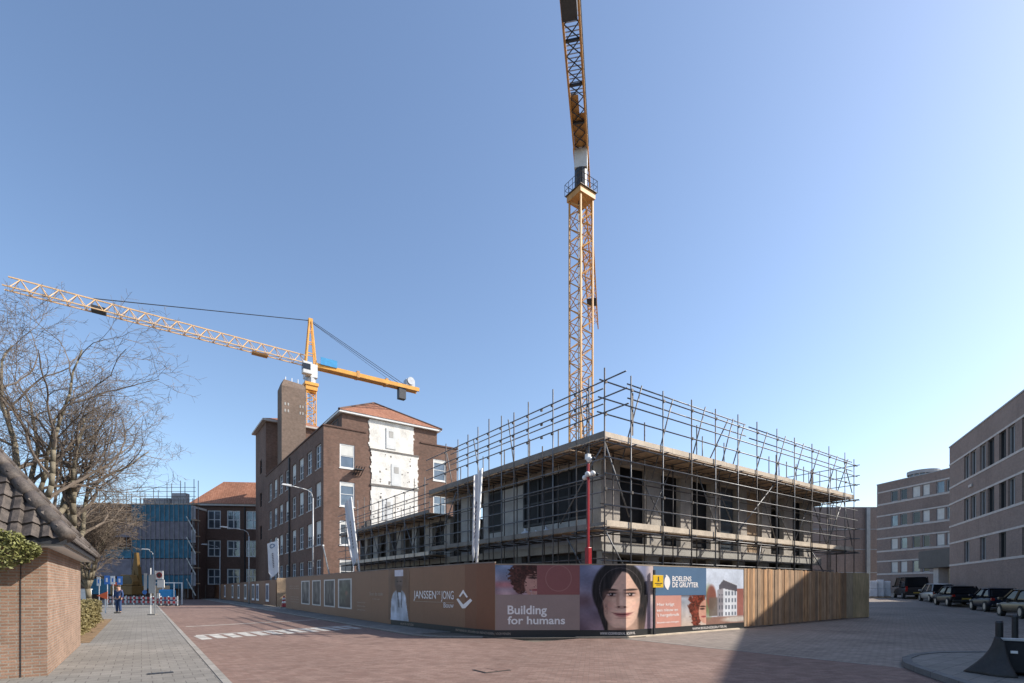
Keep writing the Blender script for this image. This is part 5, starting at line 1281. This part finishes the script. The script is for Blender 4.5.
x, y = at(310.3, 91.0)
K2 = thing('tower_crane', 'yellow hammerhead crane behind the factory, long pale jib reaching left', 'crane', (x, y, 0))
build_mast(K2, 1.6, .3, 37.4, 'crane_yellow', 'crane_yellow')
MB().box(-2.2, 2.2, -2.2, 2.2, 0, .3).build('foundation', 'concrete', K2)
m = MB(); m.box(-1.15, 1.15, -1.15, 1.15, 37.4, 37.9); m.box(-1.0, 1.0, -1.0, 1.0, 36.6, 37.4); m.build('collar', 'crane_yellow', K2)
m = MB(); m.tube((0, 0, 37.9), (0, 0, 38.9), 1.0, 14); m.build('slewing_ring', 'steel', K2)
m = MB(); m.box(-1.0, 1.0, -1.0, 1.0, 38.9, 41.2); m.build('tower_head', 'cab_white', K2)
cb_ = MB().box(-1.75, -.2, -2.1, -1.02, 38.9, 41.0).build('cab', 'cab_white', K2, bevel=.08); MB().box(-1.78, -.5, -2.13, -1.3, 39.6, 40.6).build('window', 'glass_dark', cb_)
m = MB(); apz = 49.2
for sx in (-.85, .85):
    for sy in (-.6, .6): m.bar((sx, sy, 41.2), (sx * .2, sy * .4, apz), .24, .24)
for t_ in (.25, .5, .75):
    z = 41.2 + (apz - 41.2) * t_; q = 1 - .8 * t_; m.bar((-.85 * q, -.6 * (1 - .6 * t_), z), (.85 * q, -.6 * (1 - .6 * t_), z), .12, .12); m.bar((-.85 * q, .6 * (1 - .6 * t_), z), (.85 * q, .6 * (1 - .6 * t_), z), .12, .12)
m.box(-.35, .35, -.35, .35, apz - .3, apz + .3); m.build('a_frame', 'crane_yellow', K2)
jl = 39.5; sl_ = .032; jdir = (-1, .05)
def Q(u, v, z): return (-u, .05 * u + v, 41.2 + u * sl_ + z)
m = MB(); lt = MB()
for v in (-.7, .7): m.bar(Q(.8, v, 0), Q(jl, v, 0), .15, .15)
m.bar(Q(.8, 0, 1.6), Q(jl - .5, 0, 1.6), .16, .16)
k = 0
while k < jl - 2:
    for v in (-.7, .7): lt.tube(Q(k + .8, v, 0), Q(k + 1.8, 0, 1.6), .06, 4); lt.tube(Q(k + 1.8, 0, 1.6), Q(k + 2.8, v, 0), .06, 4)
    lt.tube(Q(k + .8, -.7, 0), Q(k + .8, .7, 0), .055, 4); lt.tube(Q(k + .8, -.7, 0), Q(k + 2.8, .7, 0), .045, 4); k += 2
jo = m.build('main_jib', 'crane_pale', K2); lt.build('lattice', 'crane_pale', jo)
m = MB(); tr_ = 6.9; m.add([], []); m.bar(Q(tr_, 0, -.3), Q(tr_ + 2.4, 0, -.3), 1.1, .3); m.build('trolley', 'crane_ochre', K2)
m = MB(); m.bar(Q(28.5, 0, .2), Q(30.2, 0, .2), 1.0, .8); m.build('jib_winch', 'steel_dark', K2)
m = MB(); m.bar((.8, -.7, 41.3), (20.3, -1.7, 41.0), .28, .7); m.bar((.8, .7, 41.3), (20.3, -.3, 41.0), .28, .7); m.build('counter_jib', 'crane_yellow', K2)
m = MB(); m.bar((.9, 0, 41.05), (20.1, -1, 40.75), 1.1, .06); m.build('walkway', 'crane_ochre', K2)
m = MB(); m.box(16.2, 17.6, -1.5, -.4, 38.6, 41.4); m.build('ballast', 'steel_dark', K2)
m = MB(); m.box(17.6, 19.4, -1.7, -.3, 41.4, 42.6); m.tube((18.5, -1.9, 42.3), (18.5, -.1, 42.3), .75, 12); m.build('winch', 'steel', K2)
MB().box(1.5, 4.4, -1.16, -1.08, 41.45, 42.75).build('name_board', 'blue_sign', K2)
m = MB(); m.tube((0, 0, apz), Q(30, 0, 1.7), .07, 5); m.build('front_stay', 'steel_dark', K2)
m = MB(); m.tube((0, -.2, apz), (17.5, -1.3, 41.4), .05, 5); m.tube((0, .2, apz), (17.5, -.5, 41.4), .05, 5); m.tube((0, 0, apz - .2), (15.5, -.8, 41.4), .03, 4); m.build('rear_stay', 'steel_dark', K2)
m = MB(); m.box(8, 8.5, -1.25, .35, 40.7, 41.9); m.box(13.5, 14, -1.45, .1, 40.6, 41.8); m.build('strap', 'crane_ochre', K2)

# ------------------------------------------------------------------ street lamps, flags, poles
def lamp(label, base, h, arm, ang, m='steel', group=None):
    L_ = thing('street_lamp', label, 'street lamp', (*base, .045), ang)
    MB().tube((0, 0, 0), (0, 0, h - .6), .07, 8, .045).build('pole', m, L_, smooth=True)
    a = MB(); pts = [(0, 0, h - .6), (.12, 0, h - .22), (.45, 0, h - .02), (arm * .6, 0, h + .06), (arm, 0, h + .12)]
    for p, q in zip(pts[:-1], pts[1:]): a.tube(p, q, .035, 6)
    a.build('arm', m, L_, smooth=True)
    hd = MB(); hd.add([(arm - .1, -.1, h + .06), (arm + .6, -.10, h + .1), (arm + .6, .10, h + .1), (arm - .1, .1, h + .06), (arm - .1, -.1, h + .2), (arm + .5, -.08, h + .2), (arm + .5, .08, h + .2), (arm - .1, .1, h + .2)], [(0, 3, 2, 1), (4, 5, 6, 7), (0, 1, 5, 4), (1, 2, 6, 5), (2, 3, 7, 6), (3, 0, 4, 7)])
    hd.build('lamp_head', 'sign_back', L_)
lamp('light grey street lamp with curved arm in front of the brick factory', (10.4, yat(313, 10.4)), 8.9, 1.7, math.pi + .12, 'sign_back')
lamp('grey street lamp in front of the orange roofed building, nearer one', (8.6, yat(249, 8.6)), 7.3, 2.0, math.pi + .15, 'frame_grey')
lamp('small grey street lamp by the far picture hoarding, farther one', (8.5, yat(220, 8.5)), 7.2, 1.6, math.pi + .15, 'frame_grey')
x, y = at(153.5, 60); lamp('thin grey street lamp in front of the blue netted scaffold', (x, y), 6.0, .6, math.pi - .2, 'steel')
def flag(label, base, h, lean, wd, ln, seed, drop, emblem=False, side=-1):
    r = random.Random(seed); f = thing('flag_pole', label, 'flag', (*base, 0))
    a = Vector((0, 0, 0)); right = Vector((CY, -SY, 0)); b = right * lean + Vector((0, 0, h)); MB().tube(a, b, .05, 8, .035).build('pole', 'white', f, smooth=True)
    top = b - (b - a) * (drop / h); bot = top + (a - b).normalized() * ln; m = MB(); nu, nv = 8, 14; vs = []
    fw = Vector((SY, CY, 0))
    for j in range(nv + 1):
        t_ = j / nv; p = top.lerp(bot, t_)
        wj = wd * (1 - .25 * t_) * (1 if t_ < .9 else .8)
        for i in range(nu + 1):
            s_ = i / nu; vs.append(p + right * (side * (s_ * wj + .04)) + fw * (.13 * math.sin(s_ * 7 + t_ * 3 + seed) * s_) + Vector((0, 0, -.25 * s_ * (1 + t_))))
    m.add(vs, [(j * (nu + 1) + i, j * (nu + 1) + i + 1, (j + 1) * (nu + 1) + i + 1, (j + 1) * (nu + 1) + i) for j in range(nv) for i in range(nu)])
    c_ = m.build('cloth', 'flag', f, smooth=True)
    def printq(pts, mt, nm):
        q = MB()
        for (s0, s1, t0, t1) in pts:
            vv = []
            for s_, t_ in ((s0, t0), (s1, t0), (s1, t1), (s0, t1)):
                p = top.lerp(bot, t_); vv.append(p + right * (side * (s_ * wd * (1 - .25 * t_) + .04)) + fw * (.13 * math.sin(s_ * 7 + t_ * 3 + seed) * s_ - .03) + Vector((0, 0, -.25 * s_ * (1 + t_))))
            q.add(vv, [(0, 1, 2, 3)])
        q.build(nm, mt, c_)
    if emblem:
        ps = []
        for k in range(10):
            a0 = 2 * math.pi * k / 10
            ps.append((.48 + .2 * math.cos(a0) - .05, .48 + .2 * math.cos(a0) + .05, .12 + .055 * math.sin(a0) - .014, .12 + .055 * math.sin(a0) + .014))
        printq(ps, 'blue_print', 'emblem')
    printq([(.40, .58, .34 + k * .05, .37 + k * .05) for k in range(9)], 'net_grey', 'lettering')
    return f
x, y = at(279.3, 44.0); flag('white flag with blue round emblem on a pole at the hoarding gap', (x, y), 5.9, -.12, .95, 2.7, 1, .2, True)
x, y = at(364.5, 28.0); flag('white flag hanging on a leaning pole before the white plastered wall', (x, y), 6.6, -.72, .36, 3.3, 2, .05)
x, y = at(473, 18.3); flag('furled white flag on a tall pole before the dark window wall', (x, y), 5.9, .32, .24, 2.9, 4, .05)
x, y = at(337.5, 34); t = thing('leaning_pole', 'short bare pale pole leaning left above the brown hoarding', 'pole', (x, y, 0))
MB().tube((0, 0, 0), (-CY * .95, SY * .95, 4.4), .05, 8).build('pole', 'steel', t); MB().tube((-CY * .95, SY * .95, 4.4), (-CY * .97, SY * .97, 4.5), .07, 8).build('cap', 'white', t)

# ------------------------------------------------------------------ left street end: signs, barriers, digger, person
def board(mb, c, w_, h_, th=.02): mb.box(c[0] - w_ / 2, c[0] + w_ / 2, c[1] - th, c[1] + th, c[2] - h_ / 2, c[2] + h_ / 2)
x, y = at(151, 30.0)
SG = thing('sign_post', 'pair of grey posts with sign backs and white speed sign on the pavement', 'sign', (x, y, .05), -YAW)
MB().tube((-.02, 0, 0), (-.02, 0, 2.75), .03, 8).build('post', 'white', SG); MB().tube((.2, .05, 0), (.2, .05, 2.6), .03, 8).build('post', 'steel', SG)
m = MB(); board(m, (.1, -.05, 1.82), .38, 1.1); m.build('sign_back', 'sign_back', SG)
m = MB(); board(m, (-.33, .0, 1.95), .16, 1.0); m.build('sign_back', 'sign_back', SG)
s_ = MB(); board(s_, (.52, -.03, 2.33), .42, .5); so_ = s_.build('sign', 'white', SG); m = MB(); m.tube((.52, -.055, 2.33), (.52, -.06, 2.33), .17, 16); m.build('ring', 'barrier_red', so_); m = MB(); m.tube((.52, -.062, 2.33), (.52, -.066, 2.33), .11, 16); m.build('symbol', 'steel_dark', so_)
s_ = MB(); board(s_, (.58, -.0, 1.83), .4, .44); s_.build('sign', 'white', SG); m = MB(); board(m, (.42, .02, 1.12), .16, .3); m.build('box', 'cab_white', SG)
m = MB(); m.tube((-.36, -.03, 1.33), (-.36, .0, 1.33), .13, 14); m.build('round_sign', 'sign_blue', SG)
MB().box(-.15, .3, -.1, .15, 0, .06).build('foot', 'kerb', SG)
for px, Z, mt, w_, h_, zc, lab in ((99.2, 43, 'cab_white', .3, .75, 2.2, 'pale blue and white information sign on a post, leftmost of the sign row'), (107.5, 42, 'sign_blue', .42, .72, 2.3, 'square blue parking sign beside the excavator, left one'), (113.2, 43, 'white', .36, .7, 2.3, 'plain white sign between two blue signs'), (120.2, 42, 'sign_blue', .42, .7, 2.25, 'square blue sign above the person in blue')):
    x, y = at(px, Z); t = thing('road_sign', lab, 'sign', (x, y, 0), -YAW)
    MB().tube((0, 0, 0), (0, 0, zc + h_ / 2), .03, 6).build('post', 'white', t); m = MB(); board(m, (0, -.05, zc), w_, h_); so_ = m.build('board', mt, t)
    m = MB(); board(m, (0, -.075, zc), w_ * .35, h_ * .45, .004); m.build('symbol', 'white' if mt == 'sign_blue' else 'sign_blue', so_)
x, y = at(103, 32); t = thing('warning_triangle', 'orange triangular warning board on a small post by the low hedge', 'sign', (x, y, .05), -YAW)
MB().box(.12, .2, -.02, .02, 0, 1.3).build('post', 'white', t)
m = MB(); m.add([(-.36, -.05, 1.1), (.3, -.05, .86), (.3, -.05, 1.36), (-.36, -.02, 1.1), (.3, -.02, .86), (.3, -.02, 1.36)], [(0, 1, 2), (5, 4, 3), (0, 3, 4, 1), (1, 4, 5, 2), (2, 5, 3, 0)]); m.build('board', 'orange', t)
x, y = at(85.5, 33); t = thing('utility_cabinet', 'white utility cabinet behind the low hedge', 'cabinet', (x, y, 0), -YAW)
MB().box(-.28, .28, -.15, .15, 0, 1.52).build('case', 'white', t, bevel=.02); MB().box(-.24, .24, -.165, -.152, .2, 1.4).build('door', 'cab_white', t); MB().box(-.31, .31, -.18, .18, 1.52, 1.58).build('lid', 'cab_white', t)
bar = None
for k, (px, Z) in enumerate(((122, 49), (130, 49), (138.5, 49), (147.5, 48), (157, 47.5), (164.5, 47), (173, 46.6), (112, 50))):
    x, y = at(px, Z)
    if bar is None:
        bar = thing('road_barrier', 'red and white striped road barrier in the row closing the street end', 'barrier', (x, y, 0), -YAW, 'barriers across the street end')
        for z0, z1 in ((.22, .46), (.58, .82)):
            bo_ = MB().box(-.44, .44, -.025, .025, z0, z1).build('board', 'sign_back', bar); m = MB()  # white boards coloured grey, street end shade put into the colour
            for q in (-.44, -.02): m.box(q, q + .22, -.032, -.026, z0 + .003, z1 - .003)
            m.build('stripe', 'barrier_red', bo_)
        for q in (-.38, .38): MB().box(q - .03, q + .03, -.03, .03, .05, .9).build('leg', 'white', bar)
        for q in (-.38, .38): MB().box(q - .06, q + .06, -.3, .3, 0, .06).build('foot', 'rubber', bar)
    else: dup(bar, (x, y, 0), -YAW + random.uniform(-.15, .15))
x, y = at(131, 57)
EX = thing('excavator', 'yellow excavator with raised arm behind the striped barriers', 'excavator', (x, y, 0), -YAW)
for q in (-1.1, .55): MB().extr([(-1.7, .15), (-1.5, 0), (1.5, 0), (1.7, .15), (1.7, .6), (1.5, .8), (-1.5, .8), (-1.7, .6)], q, q + .55).build('track', 'rubber', EX)
MB().box(-1.5, .9, -1.1, 1.1, .9, 1.9).build('body', 'digger', EX, bevel=.1); MB().box(-1.4, -.6, -1.0, 1.0, 1.9, 2.3).build('engine_cover', 'orange', EX, bevel=.08)
cb_ = MB().extr([(-.4, 1.9), (.9, 1.9), (1.0, 2.4), (.7, 3.1), (-.4, 3.1)], -1.05, -.1).build('cab', 'digger', EX, bevel=.05); MB().extr([(-.3, 2.1), (.82, 2.1), (.9, 2.4), (.62, 3.0), (-.3, 3.0)], -1.08, -.07).build('window', 'glass_dark', cb_)
m = MB(); m.bar((.7, .35, 1.9), (.5, .35, 4.0), .36, .5); m.bar((.5, .35, 3.8), (.35, .35, 5.6), .3, .42); m.build('boom', 'digger', EX)
m = MB(); m.bar((.35, .35, 5.5), (.1, .3, 2.9), .26, .34); m.build('stick', 'digger', EX); m = MB(); m.tube((.75, .35, 2.4), (.5, .35, 4.6), .07, 8); m.build('hydraulic_ram', 'steel', EX)
MB().extr([(-.25, 2.9), (.35, 2.9), (.4, 2.4), (.1, 2.0), (-.2, 2.2)], .0, .7).build('bucket', 'steel_dark', EX)
x, y = at(168.5, 50.5); t = thing('site_container', 'open white frame booth with blue sheet behind the barriers', 'booth', (x, y, 0), -YAW)
m = MB()
for q in (-.95, .95):
    for r_ in (-.6, .6): m.box(q - .04, q + .04, r_ - .04, r_ + .04, 0, 2.2)
for r_ in (-.6, .6): m.box(-.91, .91, r_ - .04, r_ + .04, 2.12, 2.2); 
m.build('frame', 'white', t); MB().box(-.8, .5, -.3, .4, .4, 1.5).build('load', 'blue_sign', t, bevel=.1)
x, y = at(160.5, 53); MB_ = MB().box(x - .8, x + .8, y - .03, y + .03, 0, 1.9)
tag(MB_.build('wood_board', 'ply'), 'brown upright board behind the striped barriers', 'board')

# person in blue workwear
def skin_mesh(joints, edges, root_i, sub=2):
    me = bpy.data.meshes.new('figure'); me.from_pydata([j[:3] for j in joints], edges, [])
    o = bpy.data.objects.new('figure', me); COL.objects.link(o)
    sk = o.modifiers.new('skin', 'SKIN'); sub_ = o.modifiers.new('sub', 'SUBSURF'); sub_.levels = sub; sub_.render_levels = sub
    for i, j in enumerate(joints): me.skin_vertices[0].data[i].radius = (j[3], j[4] if len(j) > 4 else j[3]); me.skin_vertices[0].data[i].use_root = (i == root_i)
    dg = bpy.context.evaluated_depsgraph_get(); dg.update(); out = bpy.data.meshes.new_from_object(o.evaluated_get(dg)); bpy.data.objects.remove(o)
    return out
def fig_part(name, me, mt, root):
    me.materials.clear(); me.materials.append(MT[mt]); me.polygons.foreach_set('use_smooth', [True] * len(me.polygons))
    o = bpy.data.objects.new(name, me); COL.objects.link(o); o.parent = root; XF[o] = XF[root]; return o
x, y = at(118.5, 32.0)
PE = thing('person', 'person in dark blue work clothes standing on the pavement', 'person', (x, y, .05), -YAW)
J_ = [(0, 0, .95, .15, .12), (0, 0, 1.15, .15, .11), (0, -.01, 1.38, .17, .11), (0, -.01, 1.50, .06, .06), (0, -.02, 1.60, .085, .1), (0, -.02, 1.71, .08, .09),
      (-.19, 0, 1.42, .06), (-.25, .02, 1.16, .047), (-.24, -.06, .93, .035), (-.235, -.08, .83, .035), (.19, 0, 1.42, .06), (.25, .02, 1.16, .047), (.24, -.06, .93, .035), (.235, -.08, .83, .035),
      (-.09, 0, .88, .095), (-.10, -.01, .5, .065), (-.10, .02, .09, .045), (-.11, -.15, .04, .035), (.09, 0, .88, .095), (.10, -.01, .5, .065), (.11, .02, .09, .045), (.12, -.15, .04, .035)]
E_ = [(0, 1), (1, 2), (2, 3), (3, 4), (4, 5), (2, 6), (6, 7), (7, 8), (8, 9), (2, 10), (10, 11), (11, 12), (12, 13), (0, 14), (14, 15), (15, 16), (16, 17), (0, 18), (18, 19), (19, 20), (20, 21)]
fig_part('body', skin_mesh(J_, E_, 0), 'skin', PE)
JC = [(0, 0, .86, .178, .142), (0, 0, 1.15, .172, .132), (0, -.01, 1.38, .19, .13), (-.19, 0, 1.42, .078), (-.25, .02, 1.16, .064), (-.24, -.05, .95, .052), (.19, 0, 1.42, .078), (.25, .02, 1.16, .064), (.24, -.05, .95, .052)]
fig_part('jacket', skin_mesh(JC, [(0, 1), (1, 2), (2, 3), (3, 4), (4, 5), (2, 6), (6, 7), (7, 8)], 0), 'workwear', PE)
JT = [(0, 0, .97, .168, .138), (-.09, 0, .86, .11), (-.10, -.01, .5, .085), (-.10, .02, .1, .07), (.09, 0, .86, .11), (.10, -.01, .5, .085), (.11, .02, .1, .07)]
fig_part('trousers', skin_mesh(JT, [(0, 1), (1, 2), (2, 3), (0, 4), (4, 5), (5, 6)], 0), 'jeans', PE)
m = MB(); m.ball((0, .0, 1.70), .098, .112, .10); m.build('hair', 'hair', PE, smooth=True)
m = MB(); m.ball((-.03, -.118, 1.655), .012); m.ball((.03, -.118, 1.655), .012); m.build('eyes', 'steel_dark', PE); m = MB(); m.ball((0, -.128, 1.63), .014, .02, .022); m.build('nose', 'skin', PE)
m = MB(); m.ball((-.11, -.09, .05), .055, .14, .06); m.ball((.12, -.09, .05), .055, .14, .06); m.build('shoes', 'rubber', PE, smooth=True)

# ------------------------------------------------------------------ cars on the right
def car(name, label, loc, rz, paint, L, W_, H_, kind):
    c = thing(name, label, 'van' if kind == 'van' else 'car', loc, rz, None)
    h = L / 2; w_ = W_ / 2
    def loft(sections, root, nm, mt, sm_=True, bev=0):
        m = MB(); n = len(sections[0]); vs = [v for s_ in sections for v in s_]; fs = []
        for i in range(len(sections) - 1):
            for k in range(n): fs.append((i * n + k, i * n + (k + 1) % n, (i + 1) * n + (k + 1) % n, (i + 1) * n + k))
        fs.append(tuple(range(n - 1, -1, -1))); fs.append(tuple(range((len(sections) - 1) * n, len(sections) * n))); m.add(vs, fs)
        return m.build(nm, mt, root, smooth=False, bevel=bev, recalc=True)
    belt = .93 if kind != 'van' else 1.12
    # lower body: sections along x with height profile
    if kind == 'van': prof = [(-h, .45, belt, .94), (-h + .08, .3, belt + .03, 1), (h - 1.2, .28, belt + .02, 1), (h - .35, .28, belt - .05, .98), (h, .4, .8, .86)]
    else: prof = [(-h, .48, .80, .86), (-h + .12, .32, belt, .96), (-h + .9, .24, belt + .03, 1), (.6, .22, belt, 1), (h - .9, .24, belt - .08, .99), (h - .2, .28, .78, .93), (h, .42, .62, .8)]
    secs = []
    for x_, z0, z1, k in prof:
        q = w_ * k; secs.append([(x_, -q * .93, z0), (x_, -q, z0 + .12), (x_, -q, (z0 + z1) / 2 + .1), (x_, -q * .95, z1), (x_, q * .95, z1), (x_, q, (z0 + z1) / 2 + .1), (x_, q, z0 + .12), (x_, q * .93, z0)])
    body = loft(secs, c, 'body', paint); ss = body.modifiers.new('round', 'SUBSURF'); ss.levels = 2; ss.render_levels = 2; body.data.polygons.foreach_set('use_smooth', [True] * len(body.data.polygons))
    if kind == 'van': g = [(-h + .03, belt, .93, 'b'), (-h + .18, H_ - .08, .86, 't'), (h - 1.35, H_ - .05, .86, 't'), (h - .5, belt + .02, .93, 'b')]
    elif kind == 'estate': g = [(-h + .15, belt, .92, 'b'), (-h + .55, H_ - .06, .74, 't'), (.35, H_ - .03, .76, 't'), (1.15, belt - .03, .93, 'b')]
    else: g = [(-h + .22, belt, .92, 'b'), (-h + .85, H_ - .05, .72, 't'), (.2, H_ - .03, .74, 't'), (1.05, belt - .03, .93, 'b')]
    m = MB(); (xa, za, ka, _), (xb, zb3, kb, _), (xc, zc, kc, _), (xd, zd, kd, _) = g
    vs = []
    for sgn in (-1, 1): vs += [(xa, sgn * w_ * ka, za - .04), (xb, sgn * w_ * kb, zb3), (xc, sgn * w_ * kc, zc), (xd, sgn * w_ * kd, zd - .04)]
    m.add(vs, [(0, 1, 2, 3), (7, 6, 5, 4), (0, 4, 5, 1), (1, 5, 6, 2), (2, 6, 7, 3), (3, 7, 4, 0)])
    gl = m.build('windows', 'car_glass', c, bevel=.14, recalc=True, smooth=False); gl.modifiers['bevel'].segments = 4
    m = MB(); kk = .035
    m.add([(xb - .05, -w_ * kb - .01, zb3 + .002), (xc + .06, -w_ * kc - .01, zc + .002), (xc + .06, w_ * kc + .01, zc + .002), (xb - .05, w_ * kb + .01, zb3 + .002), (xb + .1, -w_ * kb * .85, zb3 + .05), (xc - .1, -w_ * kc * .85, zc + .05), (xc - .1, w_ * kc * .85, zc + .05), (xb + .1, w_ * kb * .85, zb3 + .05)], [(0, 3, 2, 1), (4, 5, 6, 7), (0, 1, 5, 4), (1, 2, 6, 5), (2, 3, 7, 6), (3, 0, 4, 7)])
    m.build('roof', paint, c, bevel=.015)
    for sgn in (-1, 1):
        for (p, q) in (((xa, ka, za), (xb, kb, zb3)), ((xc, kc, zc), (xd, kd, zd)), (((xa + xd) / 2 - .1, (ka + kd) / 2, za), ((xb + xc) / 2 - .1, (kb + kc) / 2, (zb3 + zc) / 2))): MB().bar((p[0], sgn * (w_ * p[1] + .006), p[2] - .02), (q[0], sgn * (w_ * q[1] + .006), q[2] + .01), .07, .07).build('pillar', paint, c)
    r_ = .33 if kind != 'van' else .35
    for x_ in (-h + .78, h - .85):
        for sgn in (-1, 1):
            ty = MB().tube((x_, sgn * (w_ - .20), r_), (x_, sgn * (w_ + .012), r_), r_, 20).build('wheel', 'tyre', c); MB().tube((x_, sgn * (w_ + .013), r_), (x_, sgn * (w_ + .02), r_), r_ * .62, 12).build('rim', 'rim', ty)
    for sgn in (-1, 1):
        MB().box(-h - .012, -h + .1, sgn * w_ * .80 - .09, sgn * w_ * .80 + .09, .70, .86 if kind != 'van' else 1.2).build('tail_light', 'tail', c, bevel=.02)
        MB().box(h - .16, h + .01, sgn * w_ * .68 - .13, sgn * w_ * .68 + .13, .58, .70).build('headlight', 'lamp', c, bevel=.02)
        MB().box(xd - .25, xd - .05, sgn * (w_ * .96) - .1 + sgn * .1, sgn * (w_ * .96) + .1 + sgn * .1, belt, belt + .14).build('mirror', paint, c, bevel=.03)
    MB().box(-h - .02, -h + .06, -.26, .26, .52, .63).build('number_plate', 'plate', c)
    MB().box(-h - .03, -h + .15, -w_ * .84, w_ * .84, .36, .50).build('bumper', 'rubber', c, bevel=.03)
    return c
hd = math.atan2(D[1], D[0])
def onstreet(px, Z): x, y = at(px, Z); return (x, y, gz(x, y))
car('parked_car', 'bronze dark car parked nearest at the right edge of the street', onstreet(1031, 27.0), hd, 'car_bronze', 4.2, 1.76, 1.5, 'hatch')
car('parked_car', 'dark blue hatchback parked second from the right edge', onstreet(995, 32.5), hd, 'car_blue', 3.9, 1.72, 1.46, 'hatch')
car('parked_car', 'black estate car parked behind the silver one', onstreet(956, 38.5), hd, 'car_black', 4.5, 1.8, 1.5, 'estate')
car('parked_car', 'silver estate car parked between the dark van and the black car', onstreet(937, 44.5), hd, 'car_silver', 4.6, 1.8, 1.56, 'estate')
car('parked_van', 'dark delivery van parked at the far end of the car row', onstreet(910, 51), hd, 'van_dark', 5.1, 1.95, 2.15, 'van')
for k, (px, Z, h_) in enumerate(((873.5, 53, 1.75), (880, 53, 1.85), (886.8, 53.2, 1.7))):
    x, y = at(px, Z); t = MB(); w_ = .33
    o = thing('wrapped_pallet', ('white plastic wrapped stack beside the plywood fence end', 'white plastic wrapped stack, middle of three behind the van', 'white plastic wrapped stack next to the dark van')[k], 'pallet', (x, y, gz(x, y)), -YAW - .6, 'wrapped pallets by the van')
    MB().box(-w_ - .03, w_ + .03, -.5, .5, 0, .13).build('pallet', 'ply', o); b_ = MB(); b_.box(-w_, w_, -.48, .48, .13, h_ * .52); b_.box(-w_ + .02, w_ - .02, -.46, .46, h_ * .52, h_); b_.build('wrap', 'bag', o, bevel=.05)

# ------------------------------------------------------------------ bollards and the tarpaulin at lower right
def bollard(label, px, Z, h_, r_=.055):
    x, y = at(px, Z); o = thing('bollard', label, 'bollard', (x, y, .10), 0, None)
    MB().tube((0, 0, 0), (0, 0, h_ - .04), r_, 12).build('post', 'rubber', o, smooth=False); MB().tube((0, 0, h_ - .04), (0, 0, h_), r_ * 1.06, 12, r_ * .85).build('cap', 'steel_dark', o)
    return o
bollard('black bollard with tarpaulin draped against it', 999.3, 9.2, .92)
bollard('black bollard standing behind the tarpaulin at the right edge', 1015.0, 11.2, .92)
x, y = at(1000, 8.9)
TP = thing('covered_container', 'low dark container under a black tarpaulin on the right pavement', 'container', (x, y, .10), -YAW - R(43.6))
b_ = MB(); b_.add([(-.02, -.05, .05), (1.9, .25, .05), (1.9, 1.0, .05), (-.02, .8, .05), (.03, .0, .60), (1.85, .3, .60), (1.85, .95, .60), (.03, .75, .60)], [(0, 3, 2, 1), (4, 5, 6, 7), (0, 1, 5, 4), (1, 2, 6, 5), (2, 3, 7, 6), (3, 0, 4, 7)])
b_.build('container', 'board_dark', TP, bevel=.03)
MB().bar((.0, -.0, .62), (1.88, .31, .62), .05, .05).build('rim', 'sign_back', TP, bevel=.01)
MB().bar((.13, -.025, .41), (.22, -.01, .41), .02, .045).build('label', 'white', TP)
m = MB(); nu, nv = 18, 14; vs = []; rr_ = random.Random(2)
topl = [(-.07, .16, .60), (-.07, .0, .66), (.0, -.07, .66), (.06, -.06, .58)]
botl = [(-.40, .30, .015), (-.46, .0, .012), (-.16, -.30, .012), (.24, -.36, .012)]
def lerpl(pl, t_):
    f = t_ * (len(pl) - 1); i = min(int(f), len(pl) - 2); return Vector(pl[i]).lerp(Vector(pl[i + 1]), f - i)
for j in range(nv + 1):
    v_ = j / nv
    for i in range(nu + 1):
        u_ = i / nu; a_, b__ = lerpl(topl, u_), lerpl(botl, u_); p = a_.lerp(b__, v_); sag = math.sin(v_ * math.pi) * -.05
        out = (b__ - a_); out.z = 0; out.normalize(); fold = .055 * math.sin(u_ * 15 + v_ * 2.2) * v_ * (1.0 - .3 * v_)
        p = p + out * (sag * 1.3 + fold * .8); vs.append((p.x, p.y, max(p.z + (.03 * math.sin(u_ * 9) * v_ * (1 - v_)), .012)))
m.add(vs, [(j * (nu + 1) + i, (j + 1) * (nu + 1) + i, (j + 1) * (nu + 1) + i + 1, j * (nu + 1) + i + 1) for j in range(nv) for i in range(nu)])
tp = m.build('tarpaulin', 'tarp', TP, smooth=True); sd = tp.modifiers.new('thick', 'SOLIDIFY'); sd.thickness = .008
